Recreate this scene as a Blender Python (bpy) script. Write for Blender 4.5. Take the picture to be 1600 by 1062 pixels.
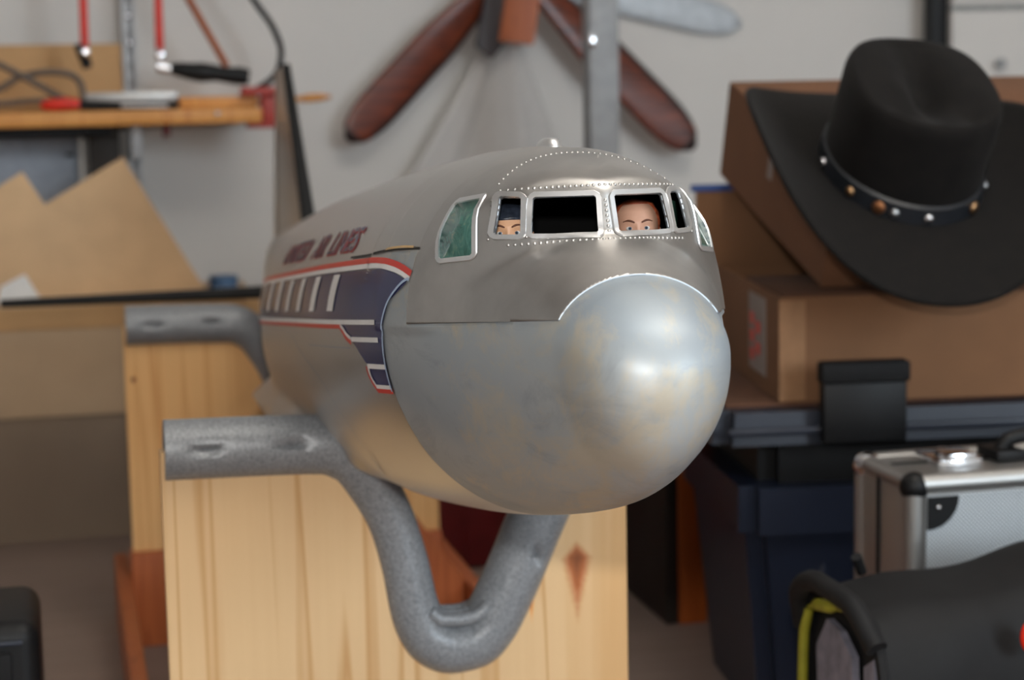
import bpy, bmesh, math, random
import numpy as np
from mathutils import Vector, Matrix
random.seed(7); rng = np.random.default_rng(7)
R = math.radians
for o in list(bpy.data.objects): bpy.data.objects.remove(o)
C = bpy.context.scene.collection
sc = bpy.context.scene

# ------------------------------------------------------------------ camera, world, lights, exposure
def add_camera():
    psi, pit, rho = R(13.2), math.atan(405/3000), .02
    f = Vector((math.sin(psi)*math.cos(pit), math.cos(psi)*math.cos(pit), -math.sin(pit)))
    r0 = Vector((math.cos(psi), -math.sin(psi), 0)); u0 = r0.cross(f)
    r = r0*math.cos(rho) - u0*math.sin(rho); u = u0*math.cos(rho) + r0*math.sin(rho)
    cd = bpy.data.cameras.new('camera'); co = bpy.data.objects.new('camera', cd); C.objects.link(co)
    co.matrix_world = Matrix(((r.x, u.x, -f.x, 0), (r.y, u.y, -f.y, 0), (r.z, u.z, -f.z, .77), (0, 0, 0, 1)))
    cd.sensor_width = 36; cd.lens = 67.5; cd.clip_start = .05
    cd.dof.use_dof = True; cd.dof.focus_distance = 1.28; cd.dof.aperture_fstop = 7.0
    sc.camera = co
add_camera()
w = bpy.data.worlds.new('room_light'); sc.world = w; w.use_nodes = True
w.node_tree.nodes['Background'].inputs[0].default_value = (.88, .94, 1, 1)
w.node_tree.nodes['Background'].inputs[1].default_value = .30
def area(name, loc, target, sx, sy, power, col):
    l = bpy.data.lights.new(name, 'AREA'); l.shape = 'RECTANGLE'; l.size = sx; l.size_y = sy; l.energy = power; l.color = col
    o = bpy.data.objects.new(name, l); C.objects.link(o); o.location = loc
    o.rotation_euler = (Vector(target) - Vector(loc)).to_track_quat('-Z', 'Y').to_euler()
    return o
area('camera_flash_light', (0, .03, .90), (.35, 1.2, .55), .06, .04, 10, (1, .97, .93))
area('added_ceiling_bounce', (.9, .9, 2.0), (.9, .9, 2.5), .8, .8, 62, (1, .97, .92))  # added unseen light that brightens the ceiling for soft overhead fill
area('window_light', (2.35, -2.45, 1.55), (.45, 1.3, .65), 1.5, 1.6, 120, (.78, .90, 1))
vs = sc.view_settings; vs.view_transform = 'Standard'; vs.look = 'None'; vs.gamma = 1; vs.use_curve_mapping = False; vs.exposure = 0.0

# ------------------------------------------------------------------ materials
def sr(c): return tuple(((v/255+.055)/1.055)**2.4 if v/255 > .04045 else v/255/12.92 for v in c) + (1,)
class NT:
    def __init__(s, name):
        s.m = bpy.data.materials.new(name); s.m.use_nodes = True; s.t = s.m.node_tree
        s.b = s.t.nodes['Principled BSDF']
    def n(s, typ, **kw):
        x = s.t.nodes.new(typ)
        for k, v in kw.items():
            if hasattr(x, k): setattr(x, k, v)
        return x
    def l(s, a, b): s.t.links.new(a, b)
    def coord(s, scale=(1, 1, 1), out='Object'):
        tc = s.n('ShaderNodeTexCoord'); mp = s.n('ShaderNodeMapping'); mp.inputs['Scale'].default_value = scale
        s.l(tc.outputs[out], mp.inputs['Vector']); return mp.outputs['Vector']
    def noise(s, scale, vec=None, detail=3, rough=.55, dist=0):
        x = s.n('ShaderNodeTexNoise'); x.inputs['Scale'].default_value = scale; x.inputs['Detail'].default_value = detail
        x.inputs['Roughness'].default_value = rough; x.inputs['Distortion'].default_value = dist
        if vec is not None: s.l(vec, x.inputs['Vector'])
        return x.outputs['Fac']
    def ramp(s, fac, stops):
        x = s.n('ShaderNodeValToRGB'); e = x.color_ramp.elements
        while len(e) < len(stops): e.new(.5)
        for i, (p, c) in enumerate(stops): e[i].position = p; e[i].color = c if len(c) == 4 else tuple(c) + (1,)
        s.l(fac, x.inputs['Fac']); return x.outputs['Color']
    def mix(s, fac, a, b):
        x = s.n('ShaderNodeMix', data_type='RGBA')
        for i, v in ((0, fac), (6, a), (7, b)):
            if hasattr(v, 'is_linked'): s.l(v, x.inputs[i])
            else: x.inputs[i].default_value = v
        return x.outputs[2]
    def math(s, op, a, b=0.):
        x = s.n('ShaderNodeMath', operation=op)
        for i, v in ((0, a), (1, b)):
            if hasattr(v, 'is_linked'): s.l(v, x.inputs[i])
            else: x.inputs[i].default_value = v
        return x.outputs[0]
    def bump(s, h, strength=.2, dist=.002):
        x = s.n('ShaderNodeBump'); x.inputs['Strength'].default_value = strength; x.inputs['Distance'].default_value = dist
        s.l(h, x.inputs['Height']); s.l(x.outputs['Normal'], s.b.inputs['Normal'])
    def set(s, **kw):
        names = dict(col='Base Color', rough='Roughness', metal='Metallic', spec='Specular IOR Level', trans='Transmission Weight', sheen='Sheen Weight', coat='Coat Weight')
        for k, v in kw.items():
            i = s.b.inputs[names[k]]
            if hasattr(v, 'is_linked'): s.l(v, i)
            else: i.default_value = v
        return s
def plain(name, c, rough=.5, metal=0, var=.12, scale=40, spec=.5, bump=0, stretch=(1, 1, 1)):
    t = NT(name); c = sr(c)
    n = t.noise(scale, t.coord(stretch))
    d = tuple(v*(1-var) for v in c[:3]) + (1,); u = tuple(min(1, v*(1+var)) for v in c[:3]) + (1,)
    t.set(col=t.ramp(n, [(.3, d), (.7, u)]), rough=rough, metal=metal, spec=spec)
    if bump: t.bump(n, bump)
    return t.m
def pine_mat(name, base, dark, freq=26, seed=0, knots=()):
    t = NT(name)
    tc = t.n('ShaderNodeTexCoord'); mp = t.n('ShaderNodeMapping'); t.l(tc.outputs['Object'], mp.inputs['Vector'])
    mp.inputs['Location'].default_value = (seed, seed*.7, seed*.3); mp.inputs['Scale'].default_value = (1, 1, .028)
    wob = t.noise(9, mp.outputs['Vector'], 2)
    g = t.noise(freq, mp.outputs['Vector'], 3, .5, .25)
    fine = t.noise(freq*9, mp.outputs['Vector'], 2)
    c1 = t.ramp(g, [(.36, sr([.5*b+.5*d for b, d in zip(base, dark)])), (.43, sr(base)), (.475, sr(base)), (.487, sr(dark)), (.50, sr(base)), (.565, sr(base)), (.58, sr([.25*b+.75*d for b, d in zip(base, dark)])), (.60, sr(base)), (.66, sr([.6*b+.4*d for b, d in zip(base, dark)]))])
    c2 = t.mix(t.math('MULTIPLY', fine, .28), c1, sr(dark)); c3 = t.mix(t.math('MULTIPLY', wob, .35), c2, sr([min(255, v*1.06) for v in base]))
    for (kx, kz, kr, kl, kc) in knots:                # a knot: brown eye with a tail that runs down the grain
        sp = t.n('ShaderNodeSeparateXYZ'); t.l(tc.outputs['Object'], sp.inputs[0])
        dx = t.math('ABSOLUTE', t.math('SUBTRACT', sp.outputs[0], kx)); dz = t.math('SUBTRACT', sp.outputs[2], kz)
        down = t.math('MAXIMUM', t.math('MULTIPLY', dz, -1.), 0.); upz = t.math('MAXIMUM', dz, 0.)
        r = t.math('ADD', t.math('ADD', t.math('DIVIDE', dx, kr), t.math('DIVIDE', down, kl)), t.math('DIVIDE', upz, kr*1.1))
        r = t.math('ADD', r, t.math('MULTIPLY', t.noise(90), .25))
        c3 = t.mix(t.ramp(r, [(.55, (1, 1, 1)), (1., (0, 0, 0))]), c3, t.mix(t.ramp(r, [(.2, (0, 0, 0)), (.7, (1, 1, 1))]), sr(kc), sr([v*1.35 for v in kc])))
    t.set(col=c3, rough=.45, spec=.35)
    return t.m
M = {}
M['pine'] = pine_mat('pine', (228, 194, 148), (190, 138, 80), 12, 0, [(.160, .322, .019, .078, (140, 82, 48)), (.115, .285, .004, .03, (176, 120, 66))])
M['pine_rear'] = pine_mat('pine_rear', (232, 184, 124), (206, 146, 86), 15, 3.3, [(-.212, .375, .006, .01, (110, 62, 34))])
M['red_wood'] = pine_mat('red_brown_wood', (178, 98, 55), (140, 68, 36), 30, 1.7)
M['shaded_side'] = plain('shade_darkened_panel', (36, 29, 24), .6)  # shade on the sideboard's side is put into this near-black colour
M['orange_wood'] = pine_mat('orange_wood', (162, 82, 30), (132, 60, 20), 20, 2.7)
M['shelf_wood'] = pine_mat('shelf_wood', (214, 150, 78), (180, 108, 48), 12, 5.)
M['ply'] = plain('birch_plywood', (206, 170, 128), .6, var=.10, scale=9)
M['ply_edge'] = plain('plywood_edge', (190, 176, 160), .7)
M['card'] = plain('cardboard', (126, 88, 58), .8, var=.06, scale=14)
M['card_dark'] = plain('cardboard_brown', (114, 76, 50), .8, var=.06, scale=14)
M['card_left'] = plain('cardboard_beige', (186, 160, 130), .8, var=.05, scale=9)
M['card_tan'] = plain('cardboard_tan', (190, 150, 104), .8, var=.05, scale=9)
M['card_shaded'] = plain('cardboard_shade_darkened', (140, 122, 104), .8, var=.05, scale=9)  # darker copy for the lower box, its shade put into the colour
M['card_worn'] = plain('worn_cardboard_edge', (150, 110, 76), .75)
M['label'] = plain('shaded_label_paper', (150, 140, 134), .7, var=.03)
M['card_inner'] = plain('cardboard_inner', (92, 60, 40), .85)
M['wall'] = plain('white_plaster', (210, 207, 203), .85, var=.02, scale=5)
M['black'] = plain('black_plastic', (15, 15, 16), .5, spec=.28)
M['black_soft'] = plain('black_rubber', (22, 22, 23), .7, spec=.25)
M['boot'] = plain('black_deicer_rubber', (26, 26, 26), .6, spec=.3)
M['red'] = plain('red_lacquer', (216, 40, 18), .35)
M['clamp_red'] = plain('worn_red_paint', (160, 46, 34), .5)
M['redcard'] = plain('dark_red_plastic', (96, 14, 16), .5)
M['steel'] = plain('zinc_plated_steel', (190, 194, 198), .3, 1)
M['chrome'] = plain('chrome', (235, 235, 238), .12, 1)
M['pole'] = plain('grey_painted_steel', (150, 152, 154), .55, .1)
M['zinc'] = plain('galvanised_sheet', (196, 199, 202), .5, .2)
M['greybox'] = plain('grey_sheet_metal', (140, 144, 152), .45, .2)
M['darkwood'] = plain('dark_brown_wood', (56, 50, 45), .6)
M['navy_tub'] = plain('dark_navy_plastic', (26, 34, 52), .42, spec=.45, var=.06)
M['lid'] = plain('dark_blue_grey_plastic', (36, 41, 53), .4, spec=.45, var=.06)
M['white'] = plain('white_paper', (228, 228, 226), .7, var=.03)
M['cloth'] = plain('white_cotton', (192, 189, 186), .9, var=.03, scale=20)
M['blue_dull'] = plain('dull_blue_tape', (70, 100, 134), .5)
M['blue'] = plain('blue_tape', (52, 84, 150), .5)
M['teal'] = plain('green_cockpit_paint', (70, 128, 108), .5)
M['inner'] = plain('black_cockpit_lining', (10, 10, 10), .8, spec=.1)
M['navy'] = plain('navy_decal', (34, 36, 84), .25, spec=.5, var=.18, scale=30)
M['stripe_white'] = plain('white_decal', (232, 230, 228), .35, var=.03)
M['stripe_red'] = plain('red_decal', (206, 46, 30), .35, var=.05)
M['edge_blue'] = plain('pale_blue_edge', (168, 188, 214), .4, var=.03)
M['gap'] = plain('dark_gap', (34, 30, 26), .8)
M['sliver'] = plain('bare_wood_sliver', (200, 166, 120), .7)
M['skin'] = plain('doll_skin', (214, 164, 138), .5, var=.05, scale=120)
M['skin2'] = plain('doll_skin_tan', (220, 168, 130), .5, var=.05, scale=120)
M['hair_red'] = plain('auburn_hair', (150, 70, 40), .55, var=.25, scale=200)
M['hair_black'] = plain('blue_black_hair', (44, 50, 62), .35, var=.35, scale=260)
M['brow'] = plain('brown_eyebrow', (104, 62, 44), .6)
M['eye_white'] = plain('eye_white', (236, 232, 228), .2, var=.01)
M['iris'] = plain('blue_grey_iris', (92, 112, 130), .2)
M['lip'] = plain('lips', (190, 110, 96), .5)
M['shirt'] = plain('navy_uniform', (36, 40, 58), .7)
M['yellow'] = plain('yellow_trim', (150, 146, 40), .5)
M['bag'] = plain('black_nylon', (22, 22, 23), .7, spec=.3, var=.12, scale=30, bump=.15)
M['mesh'] = plain('grey_mesh_fabric', (120, 118, 130), .8, var=.25, scale=60)
M['band'] = plain('black_leather_band', (30, 33, 38), .4)
M['brass'] = plain('worn_brass', (190, 150, 110), .35, 1)
M['bronze'] = plain('bronze_concho', (150, 100, 66), .4, .8)
M['wire'] = plain('grey_brown_wire', (96, 84, 74), .5)
M['grey_line'] = plain('grey_trim', (138, 140, 138), .5)
def foam():
    t = NT('grey_foam'); v = t.coord(); n = t.noise(420, v, 2); n2 = t.noise(60, v)
    c = t.mix(t.ramp(n, [(.3, (0, 0, 0)), (.75, (1, 1, 1))]), sr((112, 115, 118)), sr((158, 161, 165)))
    t.set(col=c, rough=t.math('ADD', t.math('MULTIPLY', n, .2), .30), spec=.5, metal=.1); t.bump(n, .12, .001); return t.m
M['foam'] = foam()
def alu(name, c=(205, 203, 200), rough=.33, tint=.10, scratch=False):
    t = NT(name); v = t.coord((1, 1, 1)); n = t.noise(14, v, 4, .6)
    v2 = t.coord((40, 260, 260)); s2 = t.noise(2.2, v2, 3, .6, .6)
    c = sr(c); d = tuple(x*(1-tint*2) for x in c[:3]) + (1,)
    t.set(col=t.mix(n, d, c), metal=.95, rough=t.math('ADD', t.math('ADD', t.math('MULTIPLY', n, .2), t.math('MULTIPLY', s2, .06)), rough-.10))
    if scratch: t.bump(s2, .05, .0004)
    return t.m
M['alu'] = alu('bare_aluminium_skin')
M['alu_hood'] = alu('brushed_aluminium_hood', (222, 219, 215), .30, .3)
M['alu_bright'] = alu('polished_aluminium_edge', (240, 240, 240), .30, .02, False)
M['alu_edge'] = alu('filed_aluminium_edge', (190, 198, 206), .48, .05, False)
M['alu_case'] = alu('aluminium_profile', (178, 176, 173), .42, .04, False)
def primer():
    t = NT('grey_primer_with_filler'); v = t.coord((1, .6, 1))
    n = t.noise(10, v, 6, .66, .8); n2 = t.noise(36, t.coord((1.5, .4, .9)), 6, .75, 1.2); n3 = t.noise(6, v, 3, .6); n4 = t.noise(17, t.coord((.7, .7, 1.3)), 5, .7, 1.)
    a = t.mix(t.ramp(n3, [(.38, (0, 0, 0)), (.62, (1, 1, 1))]), sr((146, 156, 164)), sr((172, 176, 176)))
    a = t.mix(t.ramp(n4, [(.52, (0, 0, 0)), (.68, (.40, .40, .40))]), a, sr((122, 128, 136)))
    f = t.ramp(t.math('ADD', t.math('MULTIPLY', n, .62), t.math('MULTIPLY', n2, .38)), [(.49, (0, 0, 0)), (.59, (.64, .64, .64))])
    c = t.mix(f, a, sr((186, 174, 150)))
    t.set(col=c, metal=.35, rough=t.math('ADD', t.math('MULTIPLY', n2, .12), .42), spec=.5); t.bump(n2, .05, .001); return t.m
M['primer'] = primer()
def pane():
    t = NT('tinted_glass_painted_reflections'); n = t.noise(3, t.coord((60, 22, 22)), 5, .7, 2.)  # teal and tan streaks are reflections painted into the glass colour
    t.set(col=t.ramp(n, [(.3, sr((44, 92, 86))), (.55, sr((88, 140, 128))), (.75, sr((168, 166, 140)))]), rough=.12, spec=.6, trans=.35); return t.m
M['pane'] = pane()
def felt():
    t = NT('dark_brown_felt'); n = t.noise(60, t.coord(), 4)
    t.set(col=t.ramp(n, [(.3, sr((13, 11, 10))), (.7, sr((20, 17, 15)))]), rough=.85, spec=.2, sheen=.03); t.bump(t.noise(500, t.coord()), .2, .001); return t.m
M['felt'] = felt()
def prop_wood():
    t = NT('varnished_mahogany'); v = t.coord((3, 60, 60)); n = t.noise(2.4, v, 4)
    t.set(col=t.ramp(n, [(.3, sr((62, 26, 16))), (.7, sr((126, 56, 30)))]), rough=.28, spec=.5); return t.m
M['prop'] = prop_wood()
M['prop_tip'] = plain('blackened_edge', (44, 28, 26), .35)
M['prop_grey'] = plain('pale_grey_blade_paint', (178, 184, 190), .3)
def dots():
    t = NT('dimpled_aluminium'); v = t.n('ShaderNodeTexVoronoi', voronoi_dimensions='2D'); v.inputs['Scale'].default_value = 230
    v.inputs['Randomness'].default_value = 0.; sp = t.n('ShaderNodeSeparateXYZ'); cb = t.n('ShaderNodeCombineXYZ'); t.l(t.coord(), sp.inputs[0]); t.l(t.math('ADD', sp.outputs[0], sp.outputs[2]), cb.inputs[0]); t.l(t.math('SUBTRACT', sp.outputs[0], sp.outputs[2]), cb.inputs[1]); t.l(cb.outputs[0], v.inputs['Vector'])
    h = t.ramp(v.outputs['Distance'], [(.2, (1, 1, 1)), (.5, (0, 0, 0))])
    t.set(col=t.mix(h, sr((150, 156, 160)), sr((222, 226, 228))), metal=.6, rough=.4); t.bump(h, .5, .0006); return t.m
M['dimple'] = dots()
def floor_mat():
    t = NT('brown_laminate'); v = t.coord((1.2, 14, 1)); n = t.noise(3, v, 5, .6); n2 = t.noise(1.2, t.coord((.6, 5, 1)), 2)
    c = t.mix(n, sr((126, 108, 98)), sr((160, 140, 130))); c = t.mix(t.math('MULTIPLY', n2, .4), c, sr((114, 102, 98)))
    t.set(col=c, rough=.5, spec=.35); return t.m
M['floor'] = floor_mat()

# ------------------------------------------------------------------ mesh helpers
MATS = {}
def thing(name, label, cat, loc=(0, 0, 0), rotz=0, group=None, rot=None):
    o = bpy.data.objects.new(name, None); C.objects.link(o); o.empty_display_size = .05
    o.location = loc; o.rotation_euler = rot or (0, 0, rotz); o['label'] = label; o['category'] = cat
    if group: o['group'] = group
    MATS[o.name] = Matrix.LocRotScale(Vector(loc), o.rotation_euler.to_matrix().to_quaternion(), None)
    return o
def link(name, me, mat, parent=None, smooth=False, world=False, kind=None, label=None, cat=None, group=None):
    if isinstance(me, bmesh.types.BMesh):
        bm = me; me = bpy.data.meshes.new(name); bmesh.ops.recalc_face_normals(bm, faces=bm.faces); bm.to_mesh(me); bm.free()
    o = bpy.data.objects.new(name, me); C.objects.link(o)
    for m in (mat if isinstance(mat, (list, tuple)) else [mat]):
        if m is not None: me.materials.append(M[m] if isinstance(m, str) else m)
    if smooth: me.shade_smooth() if smooth is True else me.shade_smooth()
    if smooth == 'auto': me.set_sharp_from_angle(angle=R(35))
    if parent:
        o.parent = parent; pm = MATS[parent.name]; MATS[o.name] = pm
        if world: me.transform(pm.inverted())
    if kind: o['kind'] = kind
    if label: o['label'] = label
    if cat: o['category'] = cat
    if group: o['group'] = group
    return o
def bm_new(): return bmesh.new()
def box(bm, a, b, bevel=0, seg=2, mtx=None):
    a = Vector(a); b = Vector(b); c = (a+b)/2; s = b-a
    r = bmesh.ops.create_cube(bm, size=1, matrix=Matrix.Translation(c) @ Matrix.Diagonal((*s, 1)))
    vs_ = r['verts']
    if bevel:
        es = list({e for v in vs_ for e in v.link_edges})
        rb = bmesh.ops.bevel(bm, geom=es, offset=bevel, segments=seg, affect='EDGES', profile=.5)
        vs_ = list({v for f in rb['faces'] for v in f.verts} | {v for v in vs_ if v.is_valid})
    if mtx is not None: bmesh.ops.transform(bm, matrix=mtx, verts=vs_)
    return bm
def boxo(name, a, b, mat, parent=None, bevel=.002, seg=2, world=False, mtx=None, **kw):
    bm = bm_new(); box(bm, a, b, bevel, seg, mtx); return link(name, bm, mat, parent, smooth='auto' if bevel else False, world=world, **kw)
def smooth_path(pts, n=60):
    P = np.array(pts, float); d = np.r_[0, np.cumsum(np.linalg.norm(np.diff(P, axis=0), axis=1))]
    t = np.linspace(0, d[-1], n); out = []
    for k in range(P.shape[1]): out.append(pchip(d, P[:, k])(t))
    return np.stack(out, 1)
def tube(bm, path, rad, seg=16, cap=True, dents=()):
    P = [Vector(p) for p in path]; n = len(P)
    rads = rad if hasattr(rad, '__len__') else [rad]*n
    T = [(P[min(i+1, n-1)] - P[max(i-1, 0)]).normalized() for i in range(n)]
    up = Vector((0, 0, 1)) if abs(T[0].z) < .9 else Vector((1, 0, 0))
    N = (up - T[0]*up.dot(T[0])).normalized(); rings = []
    for i in range(n):
        if i: q = T[i-1].rotation_difference(T[i]); N = (q @ N); N = (N - T[i]*N.dot(T[i])).normalized()
        B = T[i].cross(N); ring = []
        for k in range(seg):
            a = 2*math.pi*k/seg; p = P[i] + (N*math.cos(a) + B*math.sin(a))*rads[i]
            for (c, rr, dep) in dents:
                e = (p-Vector(c)); g = math.exp(-((e.x/rr[0])**2 + (e.y/rr[1])**2 + (e.z/rr[2])**2)); p = p.lerp(P[i], min(.9, dep*g))
            ring.append(bm.verts.new(p))
        rings.append(ring)
    for a, b in zip(rings, rings[1:]):
        for k in range(seg): bm.faces.new((a[k], a[(k+1) % seg], b[(k+1) % seg], b[k]))
    if cap: bm.faces.new(rings[0][::-1]); bm.faces.new(rings[-1])
    return bm
def tubeo(name, path, rad, mat, parent=None, seg=14, cap=True, **kw):
    bm = tube(bm_new(), path, rad, seg, cap); return link(name, bm, mat, parent, smooth='auto', **kw)
def prism(bm, poly, axis, a, b, mtx=None):
    """extrude a 2D polygon along axis ('x','y','z') from a to b"""
    def P(u, v, t): return {'y': (u, t, v), 'x': (t, u, v), 'z': (u, v, t)}[axis]
    A = [bm.verts.new(P(u, v, a)) for u, v in poly]; B = [bm.verts.new(P(u, v, b)) for u, v in poly]
    bm.faces.new(A); bm.faces.new(B[::-1]); n = len(poly)
    for i in range(n): bm.faces.new((A[i], A[(i+1) % n], B[(i+1) % n], B[i]))
    if mtx is not None: bmesh.ops.transform(bm, matrix=mtx, verts=A+B)
    return bm
def prismo(name, poly, axis, a, b, mat, parent=None, mtx=None, bevel=0, **kw):
    bm = prism(bm_new(), poly, axis, a, b, mtx)
    if bevel: bmesh.ops.bevel(bm, geom=list(bm.edges), offset=bevel, segments=2, affect='EDGES')
    return link(name, bm, mat, parent, smooth='auto' if bevel else False, **kw)
def lathe(bm, prof, seg=24, mtx=None, sx=1, sy=1):
    rings = []; allv = []
    for r, z in prof:
        ring = [bm.verts.new((sx*r*math.cos(2*math.pi*k/seg), sy*r*math.sin(2*math.pi*k/seg), z)) for k in range(seg)]; rings.append(ring); allv += ring
    for a, b in zip(rings, rings[1:]):
        for k in range(seg): bm.faces.new((a[k], a[(k+1) % seg], b[(k+1) % seg], b[k]))
    if prof[0][0] > 1e-6: bm.faces.new(rings[0][::-1])
    if prof[-1][0] > 1e-6: bm.faces.new(rings[-1])
    if mtx is not None: bmesh.ops.transform(bm, matrix=mtx, verts=allv)
    bmesh.ops.remove_doubles(bm, verts=allv, dist=1e-6)
    return bm
def grid(bm, V, closeu=False, closev=False):
    """V: array (n,m,3) of points -> quads"""
    n, m = V.shape[:2]; vs_ = [[bm.verts.new(V[i, j]) for j in range(m)] for i in range(n)]
    for i in range(n if closeu else n-1):
        for j in range(m if closev else m-1):
            bm.faces.new((vs_[i][j], vs_[i][(j+1) % m], vs_[(i+1) % n][(j+1) % m], vs_[(i+1) % n][j]))
    return vs_
def pchip(xs, ys):
    xs = np.array(xs, float); ys = np.array(ys, float)
    h = np.diff(xs); dl = np.diff(ys)/h; m = np.zeros(len(xs))
    for i in range(1, len(xs)-1):
        if dl[i-1]*dl[i] > 0:
            w1 = 2*h[i]+h[i-1]; w2 = h[i]+2*h[i-1]; m[i] = (w1+w2)/(w1/dl[i-1]+w2/dl[i])
    m[0] = dl[0]; m[-1] = dl[-1]
    def ev(x):
        x = np.clip(x, xs[0], xs[-1]); i = np.clip(np.searchsorted(xs, x, side='right')-1, 0, len(xs)-2); t = (x-xs[i])/h[i]
        return (1+2*t)*(1-t)**2*ys[i] + t*(1-t)**2*h[i]*m[i] + t*t*(3-2*t)*ys[i+1] + t*t*(t-1)*h[i]*m[i+1]
    return ev
def solid(o, th, offset=-1, moff=0, rim=0):
    m = o.modifiers.new('thickness', 'SOLIDIFY'); m.thickness = th; m.offset = offset; m.material_offset = moff; m.material_offset_rim = rim; m.use_even_offset = False
    return o

# ------------------------------------------------------------------ the setting
def struct(name, a, b, mat, **kw): return boxo(name, a, b, mat, None, 0, kind='structure', **kw)
struct('floor', (-2.2, -2.6, -.05), (3.2, 3.86, 0), 'floor')
struct('wall_back', (-2.2, 3.76, 0), (3.2, 3.86, 2.5), 'wall')
struct('wall_left', (-2.3, -2.7, 0), (-2.2, 3.86, 2.5), 'wall'); struct('wall_right', (3.2, -2.7, 0), (3.3, 3.86, 2.5), 'wall'); struct('wall_front', (-2.2, -2.7, 0), (3.2, -2.6, 2.5), 'wall')
struct('ceiling', (-2.3, -2.7, 2.5), (3.3, 3.86, 2.6), 'wall')
struct('baseboard_back', (-2.2, 3.748, 0), (3.2, 3.76, .06), 'white')

# ------------------------------------------------------------------ airliner model: shape function in its own frame (x right, s aft along y, z up)
def rooted(xs, ys):
    f = pchip(np.sqrt(xs), ys); return lambda q: f(np.sqrt(np.maximum(q, 0)))
S_W = rooted([0, .003, .012, .025, .045, .06, .1, .15, .2, .25, .3, .4, .5, .6, .9, 1.2, 1.5, 1.8, 2.0, 2.12],
             [.0006, .0178, .034, .0445, .0515, .055, .068, .085, .1015, .1165, .127, .138, .1435, .146, .145, .121, .086, .050, .033, .016])
S_B = rooted([0, .003, .012, .025, .045, .06, .1, .15, .2, .25, .3, .4, .6, .9, 1.2, 1.5, 1.8, 2.0, 2.12],
             [-.0135, -.034, -.053, -.065, -.076, -.082, -.094, -.105, -.113, -.1195, -.125, -.133, -.141, -.141, -.123, -.088, -.04, 0, .05])
S_L = rooted([0, .003, .012, .025, .045, .06, .09, .12, .15, .2, .25, .3, .4, .6, 1, 1.5, 2.0, 2.12],
             [-.0125, .0015, .0165, .028, .040, .0465, .062, .0745, .083, .105, .135, .147, .152, .156, .158, .157, .150, .11])
S_T = pchip([.1, .12, .128, .14, .16, .19, .22, .25, .3, .4, .6, 1, 1.5, 2.0, 2.12],
            [.096, .104, .108, .114, .1225, .131, .138, .143, .147, .152, .156, .158, .157, .150, .11])
S_HW = pchip([.1, .13, .16, .2, .25, .3], [.088, .093, .1, .1085, .118, .128])
def sec(x, z, w, zt, zb, n, dz=0.):
    zc = .5*(zt+zb) + dz; h = np.where(z > zc, zt-zc, zc-zb)
    return ((np.abs(x)/w)**n + (np.abs(z-zc)/h)**n)**(1/n)
def smin(a, b, k):
    h = np.clip(.5+.5*(b-a)/k, 0, 1); return b+(a-b)*h-k*h*(1-h)
def body(x, s, z):
    x = np.asarray(x, float); s = np.asarray(s, float); z = np.asarray(z, float)
    w = S_W(s); zb = S_B(s); zl = S_L(s)
    d = (sec(x, z, w, zl, zb, 2.0, .022*np.clip(s/.06, 0, 1)**.5*np.clip((.42-s)/.3, 0, 1)) - 1)*np.maximum(w, .02)
    d = np.where(s < 0, np.maximum(d, -s+.0001), d)
    zt = S_T(s); wh = np.where(s > .3, w, S_HW(s))
    sd = (sec(x, z, wh, zt, np.minimum(zb, -zt*.86), 2.25) - 1)*wh
    ab = np.abs(x); fr = .1215 + np.where(ab < .047, .444*np.sqrt(ab*ab+.000016)-.0008, 9.0*x*x) + .24*(z-.075) - s
    hd = -smin(-sd, -fr, .006); hd = np.where(z < .02, hd+(.02-z)*2, hd)
    d = np.where(s < .34, smin(d, hd, .0001+.005*np.clip((.33-s)/.05, 0, 1)), d)
    ys = np.clip((s-.60)/.60, 0, 1); th = .031*np.sqrt(ys)*(1-ys)**.8*1.9+1e-4     # wing root fairing
    wx = .088 + .056*np.clip(ys*3, 0, 1)
    q = np.sqrt((np.maximum(np.abs(x)-(wx-.03), 0)/.03)**2 + ((z+.106-.052*ys)/th)**2)
    wd = np.where((s > .60) & (s < 1.2), (q-1)*np.minimum(th, .03), .1)
    return smin(d, wd, .014)
def march(org, dirs, tmax):
    """distance along each ray from inside to the surface"""
    ts = np.linspace(0, 1, 90); n = len(dirs); lo = np.zeros(n); hi = np.full(n, tmax)
    found = np.zeros(n, bool); prev = np.zeros(n)
    for t in ts[1:]:
        tt = t*tmax; p = org+dirs*tt; out = body(p[:, 0], p[:, 1], p[:, 2]) > 0
        new = out & ~found; lo = np.where(new, prev, lo); hi = np.where(new, tt, hi); found |= out; prev = np.full(n, tt)
    for _ in range(26):
        mid = (lo+hi)/2; p = org+dirs*mid[:, None]; out = body(p[:, 0], p[:, 1], p[:, 2]) > 0
        hi = np.where(out, mid, hi); lo = np.where(out, lo, mid)
    return org+dirs*((lo+hi)/2)[:, None]
ZC = pchip([.3, 1.2, 2.0, 2.12], [.02, .02, .075, .08])
NTH = 176
TH = np.linspace(0, 2*math.pi, NTH, endpoint=False)
def front_grid():
    u = np.linspace(0, 1, 200)**1.45*math.pi/2; A, T_ = np.meshgrid(u[1:], TH, indexing='ij')
    D = np.stack([np.sin(A)*np.cos(T_), -np.cos(A), np.sin(A)*np.sin(T_)], -1)
    O = np.array([0, .3, .02]); P = march(O, D.reshape(-1, 3), .42).reshape(D.shape)
    tip = march(O, np.array([[0, -1., 0]]), .42)[0]; return P, tip
def rear_grid():
    S = np.r_[np.linspace(.3, .4, 26), np.linspace(.4, .6, 18)[1:], np.linspace(.6, 1.2, 50)[1:], np.linspace(1.2, 2.12, 40)[1:]]
    D = np.stack([np.cos(TH), 0*TH, np.sin(TH)], -1); rows = []
    for s in S: rows.append(march(np.array([0, s, float(ZC(s))]), D, .3))
    return np.array(rows)
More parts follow.
